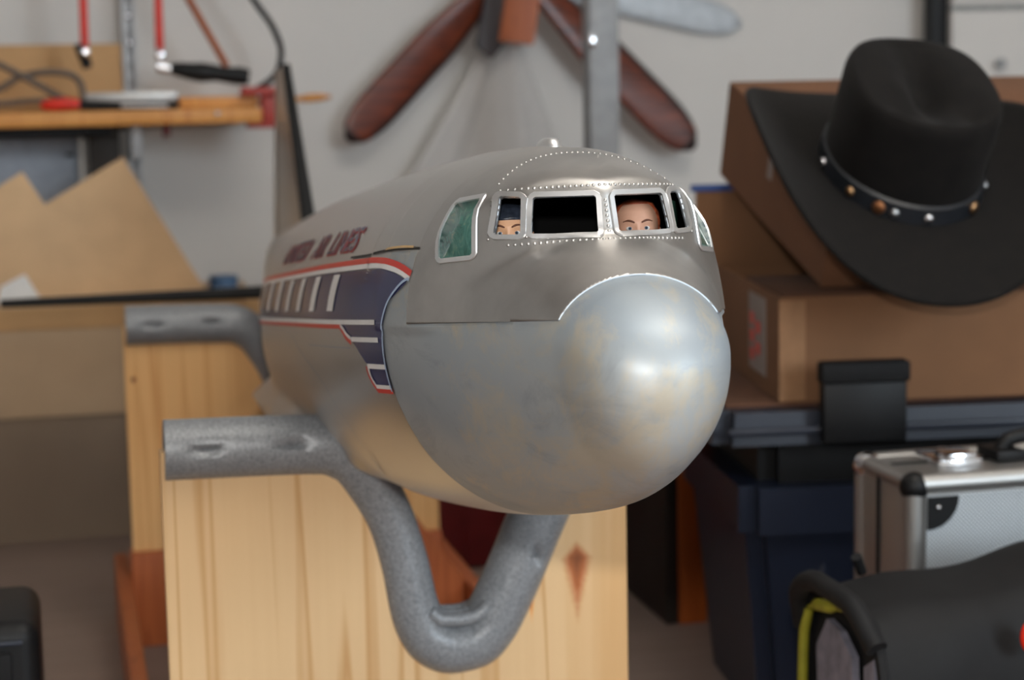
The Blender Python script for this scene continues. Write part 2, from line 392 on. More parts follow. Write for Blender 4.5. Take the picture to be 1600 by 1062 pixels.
def surf_x(s, z, sign=-1):
    """|x| of the skin at given s and z (arrays)"""
    s = np.asarray(s, float); z = np.asarray(z, float); lo = np.zeros(s.shape); hi = np.full(s.shape, .25)
    for _ in range(40):
        m = (lo+hi)/2; out = body(m, s, z) > 0; hi = np.where(out, m, hi); lo = np.where(out, lo, m)
    return sign*(lo+hi)/2
def surf_s(x, z):
    x = np.asarray(x, float); z = np.asarray(z, float); lo = np.full(x.shape, -.01); hi = np.full(x.shape, .3)
    for _ in range(40):
        m = (lo+hi)/2; out = body(x, m, z) > 0; lo = np.where(out, m, lo); hi = np.where(out, hi, m)
    return (lo+hi)/2
def surf_z(x, s):
    x = np.asarray(x, float); s = np.asarray(s, float); lo = np.full(x.shape, .02); hi = np.full(x.shape, .25)
    for _ in range(40):
        m = (lo+hi)/2; out = body(x, s, m) > 0; hi = np.where(out, m, hi); lo = np.where(out, lo, m)
    return (lo+hi)/2
def nrm(p):
    p = np.asarray(p, float); e = 4e-4; g = []
    for k in range(3):
        d = np.zeros(3); d[k] = e; a = p+d; b = p-d; g.append(body(a[..., 0], a[..., 1], a[..., 2])-body(b[..., 0], b[..., 1], b[..., 2]))
    g = np.stack(g, -1); return g/np.maximum(np.linalg.norm(g, axis=-1, keepdims=True), 1e-9)

TILT = R(6.4)
plane = thing('model_airliner', 'large silver model airliner with blue and red side flash resting in the cradle', 'model airplane', (.347, 1.067, .608), rot=(-TILT, 0, 0))

def bisect(bm, faces, co, no):
    geom = set(faces)
    for f in faces: geom.update(f.verts); geom.update(f.edges)
    r = bmesh.ops.bisect_plane(bm, geom=list(geom), dist=1e-7, plane_co=co, plane_no=no)
Z0, S1, S2, S3, Z1 = .0225, .064, .236, .288, .074
WF = [(.0065, .0765), (.047, .0785), (.0435, .1025), (.0055, .1015)]           # front pane (x, z)
WC = [(.0525, .0785), (.067, .0797), (.0615, .1045), (.0500, .1030)]           # corner pane (x, z)
WS = [(.176, .067), (.203, .066), (.212, .103), (.181, .104)]                  # side window (s, z)
def chamfer(poly, c=.0012):
    out = []; n = len(poly)
    for i in range(n):
        p = Vector(poly[i]); a = Vector(poly[i-1]); b = Vector(poly[(i+1) % n])
        out.append(tuple(p+(a-p).normalized()*c)); out.append(tuple(p+(b-p).normalized()*c))
    return out
def inside(poly, u, v):
    s = None
    for i in range(len(poly)):
        a = poly[i]; b = poly[(i+1) % len(poly)]; cr = (b[0]-a[0])*(v-a[1])-(b[1]-a[1])*(u-a[0])
        if s is None: s = cr > 0
        elif (cr > 0) != s: return False
    return True
def build_shell():
    P, tip = front_grid(); bm = bm_new(); vs_ = grid(bm, P, closev=True)
    t = bm.verts.new(tip); n = P.shape[1]
    for j in range(n): bm.faces.new((t, vs_[0][(j+1) % n], vs_[0][j]))
    bmesh.ops.recalc_face_normals(bm, faces=bm.faces)
    if sum(f.normal.dot(f.calc_center_median()-Vector((0, .3, .02))) for f in bm.faces) < 0: bmesh.ops.reverse_faces(bm, faces=bm.faces)
    near = lambda f, k: True
    bisect(bm, list(bm.faces), (0, S1, 0), (0, 1, 0)); bisect(bm, list(bm.faces), (0, 0, Z0), (0, 0, 1))
    bisect(bm, list(bm.faces), (0, S2, 0), (0, 1, 0)); bisect(bm, list(bm.faces), (0, S3, 0), (0, 1, 0)); bisect(bm, [f for f in bm.faces if f.calc_center_median().y > S2-.02], (0, 0, Z1), (0, 0, 1))
    for sg in (-1, 1):                                                          # window openings
        for poly, mode in ((WF, 0), (WC, 0), (WS, 1)):
            q = chamfer([(sg*a, b) if mode == 0 else (a, b) for a, b in poly])
            us = [p[0] for p in q]; zs = [p[1] for p in q]; m = .008
            def sel():
                r = []
                for f in bm.faces:
                    c = f.calc_center_median()
                    if not (min(zs)-m < c.z < max(zs)+m): continue
                    if mode == 0 and min(us)-m < c.x < max(us)+m and c.y < .19: r.append(f)
                    if mode == 1 and min(us)-m < c.y < max(us)+m and c.x*sg > .04: r.append(f)
                return r
            for i in range(len(q)):
                a = q[i]; b = q[(i+1) % len(q)]; d = (b[0]-a[0], b[1]-a[1])
                if mode == 0: bisect(bm, sel(), (a[0], 0, a[1]), Vector((-d[1], 0, d[0])).normalized())
                else: bisect(bm, sel(), (0, a[0], a[1]), Vector((0, -d[1], d[0])).normalized())
            kill = []
            for f in sel():
                c = f.calc_center_median(); u = c.x if mode == 0 else c.y
                if inside(q, u, c.z): kill.append(f)
            bmesh.ops.delete(bm, geom=kill, context='FACES')
    def cls(f):
        c = f.calc_center_median()
        if S1 < c.y < S2 and c.z > Z0: return 1
        if c.y > S3 or (c.y > S2 and c.z > Z1): return 2
        return 0
    return bm, cls
shell, cls = build_shell()
def split(bm, cls, k):
    b = bm.copy(); bmesh.ops.delete(b, geom=[f for f in b.faces if cls(f) != k], context='FACES')
    bmesh.ops.delete(b, geom=[v for v in b.verts if not v.link_faces], context='VERTS'); return b
def raw(name, bm, mats, parent, label=None):
    me = bpy.data.meshes.new(name); bm.to_mesh(me); bm.free(); o = link(name, me, mats, parent, smooth=True, label=label); return o
nose = raw('nose_shell', split(shell, cls, 0), ['primer', 'inner', 'primer'], plane, 'rounded nose shell in smudged grey primer with tan filler patches')
solid(nose, .0016, -1, 1, 2)
hb = split(shell, cls, 1)
bmesh.ops.bisect_plane(hb, geom=hb.verts[:]+hb.edges[:]+hb.faces[:], dist=1e-7, plane_co=(0, 0, 0), plane_no=(1, 0, 0))
hood = raw('cockpit_hood', hb, ['alu_hood', 'inner', 'alu_edge'], plane, 'brushed aluminium cockpit hood with window openings and rivet rows')
for v in hood.data.vertices:
    n_ = nrm(np.array(v.co)); v.co += Vector(n_)*.0009
solid(hood, .0022, -1, 1, 2)
# rear skin
Rg = rear_grid(); rb = bm_new(); grid(rb, Rg, closev=True)
tailc = rb.verts.new((0, 2.122, .08)); rb.verts.ensure_lookup_table(); nb = (len(Rg)-1)*NTH
for j in range(NTH): rb.faces.new((rb.verts[nb+j], rb.verts[nb+(j+1) % NTH], tailc))
s2b = split(shell, cls, 2); tm = bpy.data.meshes.new('t'); s2b.to_mesh(tm); rb.from_mesh(tm); s2b.free(); bpy.data.meshes.remove(tm); shell.free()
bmesh.ops.remove_doubles(rb, verts=rb.verts[:], dist=2e-5)
bmesh.ops.recalc_face_normals(rb, faces=rb.faces)
skin = raw('fuselage_skin', rb, ['alu', 'inner'], plane); solid(skin, .0016, -1, 1, 0)

# window frames: thin bright lips around every opening
def lip(poly, mode, sg, grow=.0036):
    q = [(sg*a, b) if mode == 0 else (a, b) for a, b in poly]; q = chamfer(q, .0012)
    cx = sum(p[0] for p in q)/len(q); cz = sum(p[1] for p in q)/len(q); pts = []
    for i in range(len(q)):
        a = Vector(q[i]); b = Vector(q[(i+1) % len(q)]); k = 6 if (b-a).length > .006 else 2
        for j in range(k): pts.append(a.lerp(b, j/k))
    n = len(pts); ctr = Vector((cx, cz)); rows = []
    for off, lift in ((.0, -.0004), (.0, .0021), (grow*.85, .0021), (grow, .0012)):
        ring = []
        for i in range(n):
            t = (pts[(i+1) % n]-pts[i-1]).normalized(); nn = Vector((t.y, -t.x))
            if nn.dot(pts[i]-ctr) < 0: nn = -nn
            ring.append(pts[i]+nn*off)
        u = np.array([p.x for p in ring]); v = np.array([p.y for p in ring])
        if mode == 0: X = np.stack([u, surf_s(u, v), v], -1)
        else: X = np.stack([surf_x(u, v, sg), u, v], -1)
        rows.append(X+nrm(X)*lift)
    bm = bm_new(); grid(bm, np.array(rows), closev=True); return bm, rows
def pane_mesh(rows, depth=.0012):
    X = rows[0]+nrm(rows[0])*depth; bm = bm_new(); vs_ = [bm.verts.new(p) for p in X]; c = bm.verts.new(X.mean(0))
    for i in range(len(vs_)): bm.faces.new((vs_[i], vs_[(i+1) % len(vs_)], c))
    return bm
for sg in (-1, 1):
    for poly, mode in ((WF, 0), (WC, 0), (WS, 1)):
        b, rows = lip(poly, mode, sg); fr = link('window_frame', b, 'alu_bright', plane, smooth='auto')
        if mode == 1: solid(link('window_pane', pane_mesh(rows), 'pane', fr, smooth=True, label='tinted side window pane with painted green reflections'), .0008)
# rivets
def riv_bm():
    bm = bm_new(); pts = []
    xs = np.arange(-.060, .0601, .0036); zz = np.full(xs.shape, .1085); pts.append(np.stack([xs, surf_s(xs, zz), zz], -1))
    zz = .0722 + 0*xs; pts.append(np.stack([xs, surf_s(xs, zz), zz], -1))
    a = np.linspace(-1, 1, 31); x = a*.058; s = .206-.024*np.abs(a)**2.2; pts.append(np.stack([x, s, surf_z(x, s)], -1))
    for sg in (-1, 1):
        z = np.arange(.077, .105, .0032)
        for x0, x1 in ((.0497, .0465), (.0705, .0655)): x = sg*(x0+(x1-x0)*(z-.077)/.028); pts.append(np.stack([x, surf_s(x, z), z], -1))
    z = np.arange(.078, .101, .0034); pts.append(np.stack([0*z, surf_s(0*z, z), z], -1))
    for X in pts:
        N = nrm(X)
        for p, n in zip(X, N):
            q = Vector((0, 0, 1)).rotation_difference(Vector(n)).to_matrix().to_4x4(); q.translation = Vector(p+n*.0008)
            lathe(bm, [(.0013, 0), (.0010, .0005), (.0005, .0008), (0, .0009)], 7, q)
    return bm
link('rivets', riv_bm(), 'alu_hood', plane, smooth=True, kind='stuff')
# antenna fairing on the crown
bm = bm_new(); lathe(bm, [(.0, .0065), (.004, .006), (.0075, .004), (.009, 0), (.0095, -.004)], 20, Matrix.Translation((.006, .292, S_T(.292)+.0005)), 1, 2.0)
link('antenna_fairing', bm, 'alu_bright', plane, smooth=True)
# interior: floor, bulkhead, green seat backs
prismo('cockpit_floor', [(-.055, .13), (.055, .13), (.08, .2), (.095, .283), (-.095, .283), (-.08, .2)], 'z', .018, .021, 'inner', plane)
prismo('cockpit_bulkhead', [(.112*math.cos(a), .015+.112*math.sin(a)) for a in np.linspace(0, math.pi, 20)], 'y', .284, .287, 'inner', plane)
for sx in (-.074, .0685): boxo('side_lining', (sx-.002, .178, .045), (sx+.002, .222, .100), 'teal', plane, .001, mtx=Matrix.Translation((sx, .2, 0)) @ Matrix.Rotation(R(-24 if sx < 0 else 24)*-1, 4, 'Z') @ Matrix.Translation((-sx, -.2, 0)), label='green painted cockpit side lining')
# ---- livery as thin decals following the skin
def decal(name, U, V, mat, lift, sg=-1, label=None, closev=False):
    """U (s) and V (z) are 2D arrays"""
    X = np.stack([surf_x(U, V, sg), U, V], -1); X = X+nrm(X)*(lift+.0004)
    bm = bm_new(); grid(bm, X); return link(name, bm, mat, plane, smooth=True, label=label)
def stripe(pts, w, name, mat, lift, sg, n=None):
    pp = smooth_path(pts, n or max(6, int(np.sum(np.linalg.norm(np.diff(np.array(pts), axis=0), axis=1))/.008)))
    t = np.gradient(pp, axis=0); t /= np.linalg.norm(t, axis=1)[:, None]; nn = np.stack([-t[:, 1], t[:, 0]], 1)
    U = np.stack([pp[:, 0]+nn[:, 0]*w*k for k in (-.5, 0, .5)]); V = np.stack([pp[:, 1]+nn[:, 1]*w*k for k in (-.5, 0, .5)])
    return decal(name, U, V, mat, lift, sg)
SF = lambda z: np.interp(z, [-.026, -.007, .016, .039, .052, .0595, .0625], [.288, .2872, .284, .270, .240, .271, .298])
SBk = lambda z: np.where(z > .0235, 1.62, np.interp(z, [-.026, -.023, -.017, -.008, -.0079, .006, .0125, .0126, .018, .023], [.3205, .321, .327, .328, .330, .356, .366, .372, .388, .405]))
for sg in (-1, 1):
    for za, zb, n in ((-.0235, -.0079, 8), (-.0079, .0125, 8), (.0126, .0235, 6), (.0236, .0525, 14), (.0525, .0626, 6)):
        z = np.linspace(za, zb, n); k = np.linspace(0, 1, 70)**1.6
        U = np.stack([SF(z_)+(SBk(np.array(z_))-SF(z_))*k for z_ in z]); V = np.repeat(z[:, None], 70, 1)
        decal('side_flash', U, V, 'navy', .0005, sg)
    top = [(.236, .0570), (.252, .0612), (.271, .0650), (.298, .0680), (.335, .0692), (.43, .0692), (.72, .068), (1.0, .067), (1.3, .067), (1.62, .067)]
    stripe(top, .0042, 'red_stripe', 'stripe_red', .0009, sg)
    stripe([(.238, .0535), (.252, .0578), (.271, .0614), (.298, .0642), (.335, .0652), (.43, .0652), (.72, .064), (1.0, .063), (1.62, .063)], .0038, 'white_stripe', 'stripe_white', .0008, sg)
    stripe([(.297, .0240), (.405, .0240), (.7, .0245), (1.62, .0245)], .0036, 'white_stripe', 'stripe_white', .0010, sg)
    stripe([(.404, .0205), (.7, .021), (1.62, .021)], .0034, 'red_stripe', 'stripe_red', .0010, sg)
    stripe([(.405, .0205), (.395, .0175), (.383, .0125), (.366, .0085)], .0036, 'red_stripe', 'stripe_red', .0010, sg, 8)
    stripe([(.401, .0215), (.391, .0190), (.380, .0150), (.366, .0118)], .0026, 'white_stripe', 'stripe_white', .0012, sg, 8)
    stripe([(.295, .0112), (.366, .0112)], .0036, 'white_stripe', 'stripe_white', .0010, sg)
    stripe([(.289, -.0082), (.330, -.0082)], .0036, 'white_stripe', 'stripe_white', .0010, sg)
    stripe([(.333, -.0085), (.333, -.0125), (.329, -.019), (.321, -.0258)], .0032, 'red_stripe', 'stripe_red', .0010, sg, 8)
    stripe([(.321, -.0262), (.287, -.0262)], .0032, 'red_stripe', 'stripe_red', .0011, sg)
    stripe([(.321, -.0232), (.288, -.0232)], .0030, 'white_stripe', 'stripe_white', .0010, sg)
    stripe([(.329, -.010), (.327, -.016), (.320, -.0225)], .0024, 'white_stripe', 'stripe_white', .0011, sg, 8)
    stripe([(.237, .0525), (.240, .0535), (.247, .0520), (.258, .0470), (.270, .039), (.278, .029), (.284, .016), (.287, 0), (.288, -.012), (.2885, -.026)], .0022, 'flash_edging', 'edge_blue', .0012, sg, 40)
    for i in range(13):
        s0 = .448+.0875*i; U = np.array([[s0-.0125]*6, [s0]*6, [s0+.0125]*6]); v = np.linspace(.0325, .0610, 6); decal('cabin_window', U, np.stack([v]*3), 'stripe_white', .0012, sg)
    stripe([(.2335, .0742), (.30, .0752), (.36, .0735), (.42, .0735)], .0015, 'panel_gap', 'gap', .0009, sg, 20)
    stripe([(.245, .0756), (.27, .0766), (.30, .0762)], .0016, 'wood_sliver', 'sliver', .0011, sg, 10)
for sg in (-1, 1):
    fl = [(.66, .012), (.612, 0), (.52, -.021), (.480, -.044), (.466, -.068), (.470, -.084), (.53, -.109)]
    stripe(fl, .0014, 'fairing_seam', 'alu_edge', .0010, sg, 60)
    stripe([(.545, .0045), (.37, .0045)], .0010, 'fairing_seam', 'alu_edge', .0010, sg, 20)
def lettering(sg):
    for word, sa, sb in (('UNITED', .88, .69), ('AIR', .648, .575), ('LINES', .548, .424)):
        cu = bpy.data.curves.new('letters', 'FONT'); cu.body = word; cu.size = 1; cu.offset = .022; cu.resolution_u = 3
        to = bpy.data.objects.new('letters', cu); C.objects.link(to); dg = bpy.context.evaluated_depsgraph_get(); dg.update()
        me = bpy.data.meshes.new_from_object(to.evaluated_get(dg)); bpy.data.objects.remove(to)
        co = np.array([v.co[:] for v in me.vertices]); mn, mx = co.min(0), co.max(0)
        u = (co[:, 0]-mn[0])/(mx[0]-mn[0]); v = (co[:, 1]-mn[1])/(mx[1]-mn[1])
        for k, (mat, gx, gv, lift) in enumerate((('stripe_red', -.0022, -.0010, .0007), ('navy', 0, 0, .0011))):
            m2 = me.copy() if k == 0 else me
            if sg < 0: s = sa+(sb-sa)*u+gx
            else: s = sb+(sa-sb)*u+gx
            z = .0790+.0195*v+gv; X = np.stack([surf_x(s, z, sg), s, z], -1); X = X+nrm(X)*lift
            for vv, p in zip(m2.vertices, X): vv.co = p
            m2.materials.clear(); link('lettering' if k else 'lettering_outline', m2, mat, plane)
for sg in (-1, 1): lettering(sg)
# ---- tail: fin, rudder, stabilizers with black boots
def foil(planform_a, planform_b, axis, th_a, th_b):
    """loft between two chords; chord = (start s, end s, fixed coords)"""
    prof = [(0, 0), (.03, .55), (.10, .85), (.3, 1), (.6, .75), (1, .06)]
    pts = [(c, h) for c, h in prof]+[(c, -h) for c, h in prof[::-1][:-1]]
    rows = []
    for (sa, sb, pos, th) in ((*planform_a, th_a), (*planform_b, th_b)):
        rows.append([(pos + h*th/2*0, sa+(sb-sa)*c, h*th/2) for c, h in pts])
    return rows
def foil_obj(name, A, B, mat, vertical, cut=None, **kw):
    rows = foil(A[:3], B[:3], None, A[3], B[3]); nrow = 8; V = []
    for i in range(nrow+1):
        t = i/nrow; V.append([(a[0]+(b[0]-a[0])*t, a[1]+(b[1]-a[1])*t, a[2]+(b[2]-a[2])*t) for a, b in zip(*rows)])
    V = np.array(V)
    if vertical: V = V[:, :, [2, 1, 0]]
    else: V = V+np.array([0, 0, kw.pop('z', 0)])
    kw.pop('z', None)
    bm = bm_new(); vs_ = grid(bm, V, closev=True); bm.faces.new(vs_[0]); bm.faces.new(vs_[-1][::-1])
    return link(name, bm, mat, plane, smooth='auto', **kw)
foil_obj('tail_fin', (1.66, 2.06, .150, .026), (1.846, 1.955, .400, .013), 'alu', True)
foil_obj('fin_boot', (1.655, 1.685, .155, .021), (1.842, 1.858, .402, .013), 'boot', True, label='black rubber boot on the fin leading edge')
foil_obj('rudder', (2.065, 2.15, .11, .010), (1.958, 1.99, .405, .006), 'alu', True)
for sg in (-1, 1):
    foil_obj('stabilizer', (1.80, 2.03, sg*.03, .020), (1.835, 1.96, sg*.435, .013), 'alu', False, z=.058)
    foil_obj('stabilizer_boot', (1.794, 1.822, sg*.05, .019), (1.830, 1.85, sg*.437, .0125), 'boot', False, z=.0575, label='black rubber boot on the stabilizer leading edge')

# ------------------------------------------------------------------ cradle stand
stand = thing('cradle_stand', 'pine cradle stand padded with grey foam pipe under the model airliner', 'stand', (.3, 2.1, 0))
FP = [(.081, .448), (.186, .446), (.224, .444), (.249, .432), (.266, .407), (.284, .369), (.295, .329), (.305, .279), (.319, .255), (.339, .246), (.36, .249), (.376, .264), (.389, .287), (.405, .32), (.422, .358), (.444, .399), (.466, .422), (.490, .434), (.512, .436)]
fp = smooth_path(FP, 260)
def end_board(Y, z0, mat, dents, shift=0):
    cut = [(p[0], p[1]) for p in fp]; cut[0] = (.077, fp[0][1]); cut[-1] = (.509, fp[-1][1])
    poly = [(.077, z0), (.509, z0)]+cut[::-1]
    prismo('end_board', poly, 'y', Y-.009, Y+.009, mat, stand, world=True)
    rad = .0275-.0045*np.exp(-((fp[:, 0]-.285)/.03)**2)
    bm = bm_new(); tube(bm, [(p[0], Y, p[1]) for p in fp], list(rad), 40, True, dents)
    link('foam_pipe', bm, 'foam', stand, smooth='auto', world=True)
d1 = [((.117, 1.695, .451), (.013, .02, .0035), .30), ((.193, 1.695, .451), (.013, .02, .0035), .30), ((.418, 1.693, .330), (.0035, .02, .010), .3), ((.345, 1.70, .270), (.02, .05, .006), .12)]
end_board(1.72, .0, 'pine', d1)
for yy in (1.702, 1.718, 1.733): tubeo('foam_fold', smooth_path([(.316, yy, .284), (.326, yy, .276), (.345, yy, .2745), (.362, yy, .278), (.372, yy, .287)], 14), .0065, 'foam', stand, world=True)
d2 = [((.117, 2.635, .451), (.013, .02, .0035), .30), ((.196, 2.635, .451), (.013, .02, .0035), .30)]
end_board(2.66, .134, 'pine_rear', d2)
boxo('cross_rail', (.073, 2.640, 0), (.511, 2.680, .133), 'red_wood', stand, .002, world=True, label='red-brown wooden cross rail')
for x in (.053, .512): boxo('runner', (x, 1.70, 0), (x+.020, 2.79, .10), 'red_wood', stand, .002, world=True, label='red-brown wooden floor runner')
prismo('gusset_panel', [(.28, 0), (.509, 0), (.509, .105), (.372, .296), (.28, .296)], 'y', 2.49, 2.502, 'red_wood', stand, world=True, label='red-brown gusset panel with sloping edge')

# ------------------------------------------------------------------ pilot dolls in the cockpit
def pilot(name, label, x, s, z_eye, yaw, skin_m, hair_m, short, bald):
    th = thing(name, label, 'doll')
    th.matrix_world = plane_M @ Matrix.Translation((x, s, .021)) @ Matrix.Rotation(yaw, 4, 'Z')
    MATS[th.name] = th.matrix_world.copy(); H = z_eye-.021                      # local frame: face looks to -Y, z up from the cockpit floor
    S = 1.0
    prof = [(-.0605+.0, .026, .016, 0), (-.05, .029, .017, 0), (-.040, .031, .0165, 0), (-.034, .029, .015, 0), (-.030, .020, .0115, .001), (-.0265, .0095, .009, .002), (-.0215, .0078, .0085, .001), (-.0185, .0085, .0100, 0),
            (-.0165, .0098, .0130, -.001), (-.0125, .0125, .0155, -.001), (-.0075, .0142, .0172, 0), (0, .0155, .0185, 0), (.006, .0158, .0190, .0006), (.011, .0150, .0180, .001), (.0155, .0125, .0150, .0012), (.0185, .0085, .0105, .0014), (.0202, .003, .004, .0015)]
    zs = [p[0] for p in prof]; fx = pchip(zs, [p[1] for p in prof]); fy = pchip(zs, [p[2] for p in prof]); fo = pchip(zs, [p[3] for p in prof])
    zz = np.r_[np.linspace(-.0605, -.02, 24), np.linspace(-.02, .0202, 56)[1:]]; zz = zz[zz > -H+.0]; A = np.linspace(0, 2*math.pi, 72, endpoint=False)
    Zg, Ag = np.meshgrid(zz, A, indexing='ij'); X = fx(Zg)*np.cos(Ag); Yg = fy(Zg)*np.sin(Ag)+fo(Zg)
    g = lambda x0, z0, sx, sz: np.exp(-((X-x0)/sx)**2-((Zg-z0)/sz)**2)*(Yg < 0)
    dY = -.0042*g(0, -.0058, .0020, .0022)-.0016*g(0, -.001, .0013, .0040)+.0012*g(.0056, 0, .0034, .0020)+.0012*g(-.0056, 0, .0034, .0020)
    dY += -.0008*g(.006, .0042, .0050, .0015)-.0008*g(-.006, .0042, .0050, .0015)-.0012*g(0, -.0112, .0038, .0010)-.0010*g(0, -.0132, .0032, .0009)-.0012*g(0, -.0168, .0036, .0016)
    P = np.stack([X, Yg+dY, Zg+H], -1)
    bm = bm_new(); vs_ = grid(bm, P, closev=True); bm.faces.new(vs_[0][::-1]); bm.faces.new(vs_[-1])
    for f in bm.faces:
        c = f.calc_center_median(); z = c.z-H
        if z < -.031: f.material_index = 1
        elif abs(z+.0112) < .0008 and abs(c.x) < .0042 and c.y < 0: f.material_index = 2
    b = link('body', bm, [skin_m, 'shirt', 'lip'], th, smooth=True)
    # hair: a cap shell over the scalp
    hz = np.linspace(-.012, .0202, 30); rows = []
    for z in hz:
        row = []
        for a in np.linspace(0, 2*math.pi, 60, endpoint=False):
            front = max(0., -math.sin(a)); line = bald if front > 0 else -.012
            edge = -.012+(line+.012)*min(1, (front*1.6)**1.0) if front > 0 else -.012
            zz_ = max(z, edge-.0); k = 1.0+(.07 if z >= edge else -.02)+.015*math.sin(a*11+z*900)*(z >= edge)
            zz_ = min(zz_, .0202); row.append((float(fx(zz_))*math.cos(a)*k, float(fy(zz_))*math.sin(a)*k+float(fo(zz_)), zz_+H+(.0009 if z > .015 else 0)))
        rows.append(row)
    bm = bm_new(); vs_ = grid(bm, np.array(rows), closev=True); bm.faces.new(vs_[-1]); link('hair', bm, hair_m, b, smooth=True)
    for sx in (-1, 1):
        yx = -float(fy(0))*math.sqrt(max(0, 1-(.0056/float(fx(0)))**2))+.0012
        for nm, mt, r, yo, fl in (('eye', 'eye_white', .0027, .0008, .62), ('iris', 'iris', .0013, -.0011, .9), ('pupil', 'black', .0006, -.0021, .9)):
            bm = bm_new(); bmesh.ops.create_uvsphere(bm, u_segments=14, v_segments=10, radius=r, matrix=Matrix.Translation((sx*.0056, yx+yo, H-.0002)) @ Matrix.Diagonal((1, .7, fl, 1)))
            if nm == 'eye': eo = link('eye', bm, mt, b, smooth=True)
            else: link(nm, bm, mt, b, smooth=True)
        pts = []
        for k in range(9):
            t = k/8; xx = .0024+.0076*t; z = .0036+.0016*math.sin(t*2.6); y = -float(fy(z))*math.sqrt(max(0, 1-(xx/float(fx(z)))**2))-.0002
            pts.append((sx*xx, y-.0006*math.exp(-((xx-.006)/.005)**2), H+z))
        link('eyebrow', tube(bm_new(), pts, [.0003+.0004*math.sin(math.pi*min(1, k/8+.12)) for k in range(9)], 8), 'brow', b, smooth=True)
        bm = bm_new(); bmesh.ops.create_uvsphere(bm, u_segments=12, v_segments=10, radius=1, matrix=Matrix.Translation((sx*.0160, .001, H-.003)) @ Matrix.Diagonal((.0014, .003, .0050, 1)))
        link('ear', bm, skin_m, b, smooth=True)
    return th
plane_M = MATS[plane.name]
pilot('pilot_doll', 'pilot doll with receding auburn hair, blue eyes, behind the right-hand windscreen', .0435, .205, .0815, R(-12), 'skin', 'hair_red', False, .0165)
pilot('pilot_doll', 'pilot doll with blue-black hair, half seen through the small left cockpit window', -.0475, .205, .0815, R(-14), 'skin2', 'hair_black', True, .0085)

# ------------------------------------------------------------------ left: bench, shelf, tools
shelf = thing('workbench_shelf', 'long wooden wall shelf with tools lying on it', 'shelf', (-.1, 3.6, .70))
boxo('shelf_board', (-.75, 3.50, .7045), (.366, 3.755, .731), 'shelf_wood', shelf, .003, world=True)
boxo('steel_rail', (-.75, 3.52, .688), (.10, 3.56, .7043), 'black_soft', shelf, .001, world=True)
bm = bm_new(); bmesh.ops.create_uvsphere(bm, u_segments=12, v_segments=8, radius=.0055, matrix=Matrix.Translation((.286, 3.499, .722))); link('screw', bm, 'chrome', shelf, smooth=True, world=True)
bm = box(bm_new(), (.135, 3.60, .64), (.155, 3.72, .7035), .001); link('bracket', bm, 'zinc', shelf, world=True, smooth='auto')
for x, nm, lb in ((.133, 'shelf_upright', 'slotted galvanised steel wall upright beside the hacksaw'),):
    up = thing(nm, lb, 'upright', (x+.012, 3.74, .1))
    bm = box(bm_new(), (x, 3.725, .1), (x+.004, 3.757, 1.6)); box(bm, (x+.021, 3.725, .1), (x+.025, 3.757, 1.6)); box(bm, (x, 3.748, .1), (x+.025, 3.757, 1.6)); link('channel', bm, 'zinc', up, world=True)
    sb = bm_new()
    for k in range(46): box(sb, (x+.009, 3.7465, .14+k*.0315), (x+.016, 3.7485, .158+k*.0315))
    link('slots', sb, 'pole', up, world=True, kind='stuff')
    for zz in (.905, .855, .66):
        bm = bm_new(); lathe(bm, [(.006, 0), (.006, .002), (.004, .005), (0, .006)], 12, Matrix.Translation((x+.0125, 3.7465, zz)) @ Matrix.Rotation(R(90), 4, 'X')); link('screw_head', bm, 'chrome', up, smooth='auto', world=True)
t = thing('cardboard_sheet', 'brown cardboard sheet standing behind the tools on the shelf', 'cardboard', (-.1, 3.70, .731))
boxo('sheet', (-.62, 3.692, .7315), (.128, 3.700, .853), 'card_tan', t, .001, world=True)
def red_bar(x, top, bot, label, dark):
    t = thing('hacksaw' if not dark else 'pull_saw', label, 'saw', (x, 3.56, bot))
    tubeo('frame', [(x+.004, 3.56, 1.15), (x+.002, 3.56, 1.0), (x, 3.56, bot+.02)], .0075, 'red', t, world=True)
    bm = bm_new(); lathe(bm, [(.0075, -.01), (.009, 0), (.009, .012), (.006, .016), (0, .017)], 16, Matrix.Translation((x, 3.556, bot+.010)) @ Matrix.Rotation(R(90), 4, 'X')); link('blade_pin', bm, 'chrome', t, smooth='auto', world=True)
    tubeo('frame_end', [(x, 3.56, bot+.022), (x, 3.56, bot-.008)], .0075, 'steel' if not dark else 'black_soft', t, world=True)
    return t
r1 = red_bar(.060, 1.0, .826, 'red saw frame hanging in front of the brown cardboard panel', True)
tubeo('handle_tip', [(.046, 3.565, .850), (.056, 3.565, .832), (.064, 3.562, .808)], [.006, .010, .009], 'black', r1, world=True)
r2 = red_bar(.192, 1.0, .818, 'red hacksaw with black handle hanging over the right end of the shelf', False)
tubeo('ferrule', [(.186, 3.56, .808), (.214, 3.56, .802)], [.010, .008], 'chrome', r2, world=True)
tubeo('handle', smooth_path([(.210, 3.56, .804), (.225, 3.56, .802), (.255, 3.56, .797), (.285, 3.56, .795), (.315, 3.56, .790), (.338, 3.56, .788), (.350, 3.56, .786)], 24), list(np.interp(np.linspace(0, 1, 24), [0, .1, .4, .62, .9, 1], [.010, .013, .018, .014, .016, .014])), 'black', r2, world=True)
t = thing('saw_strut', 'slanting orange-brown rod above the black saw handle', 'rod', (.31, 3.58, .80))
tubeo('rod', [(.212, 3.58, 1.0), (.251, 3.58, .925), (.313, 3.58, .806)], .0065, 'orange_wood', t, world=True)
t = thing('black_hose', 'black hose curving down to the red clamp on the shelf end', 'hose', (.36, 3.60, .745))
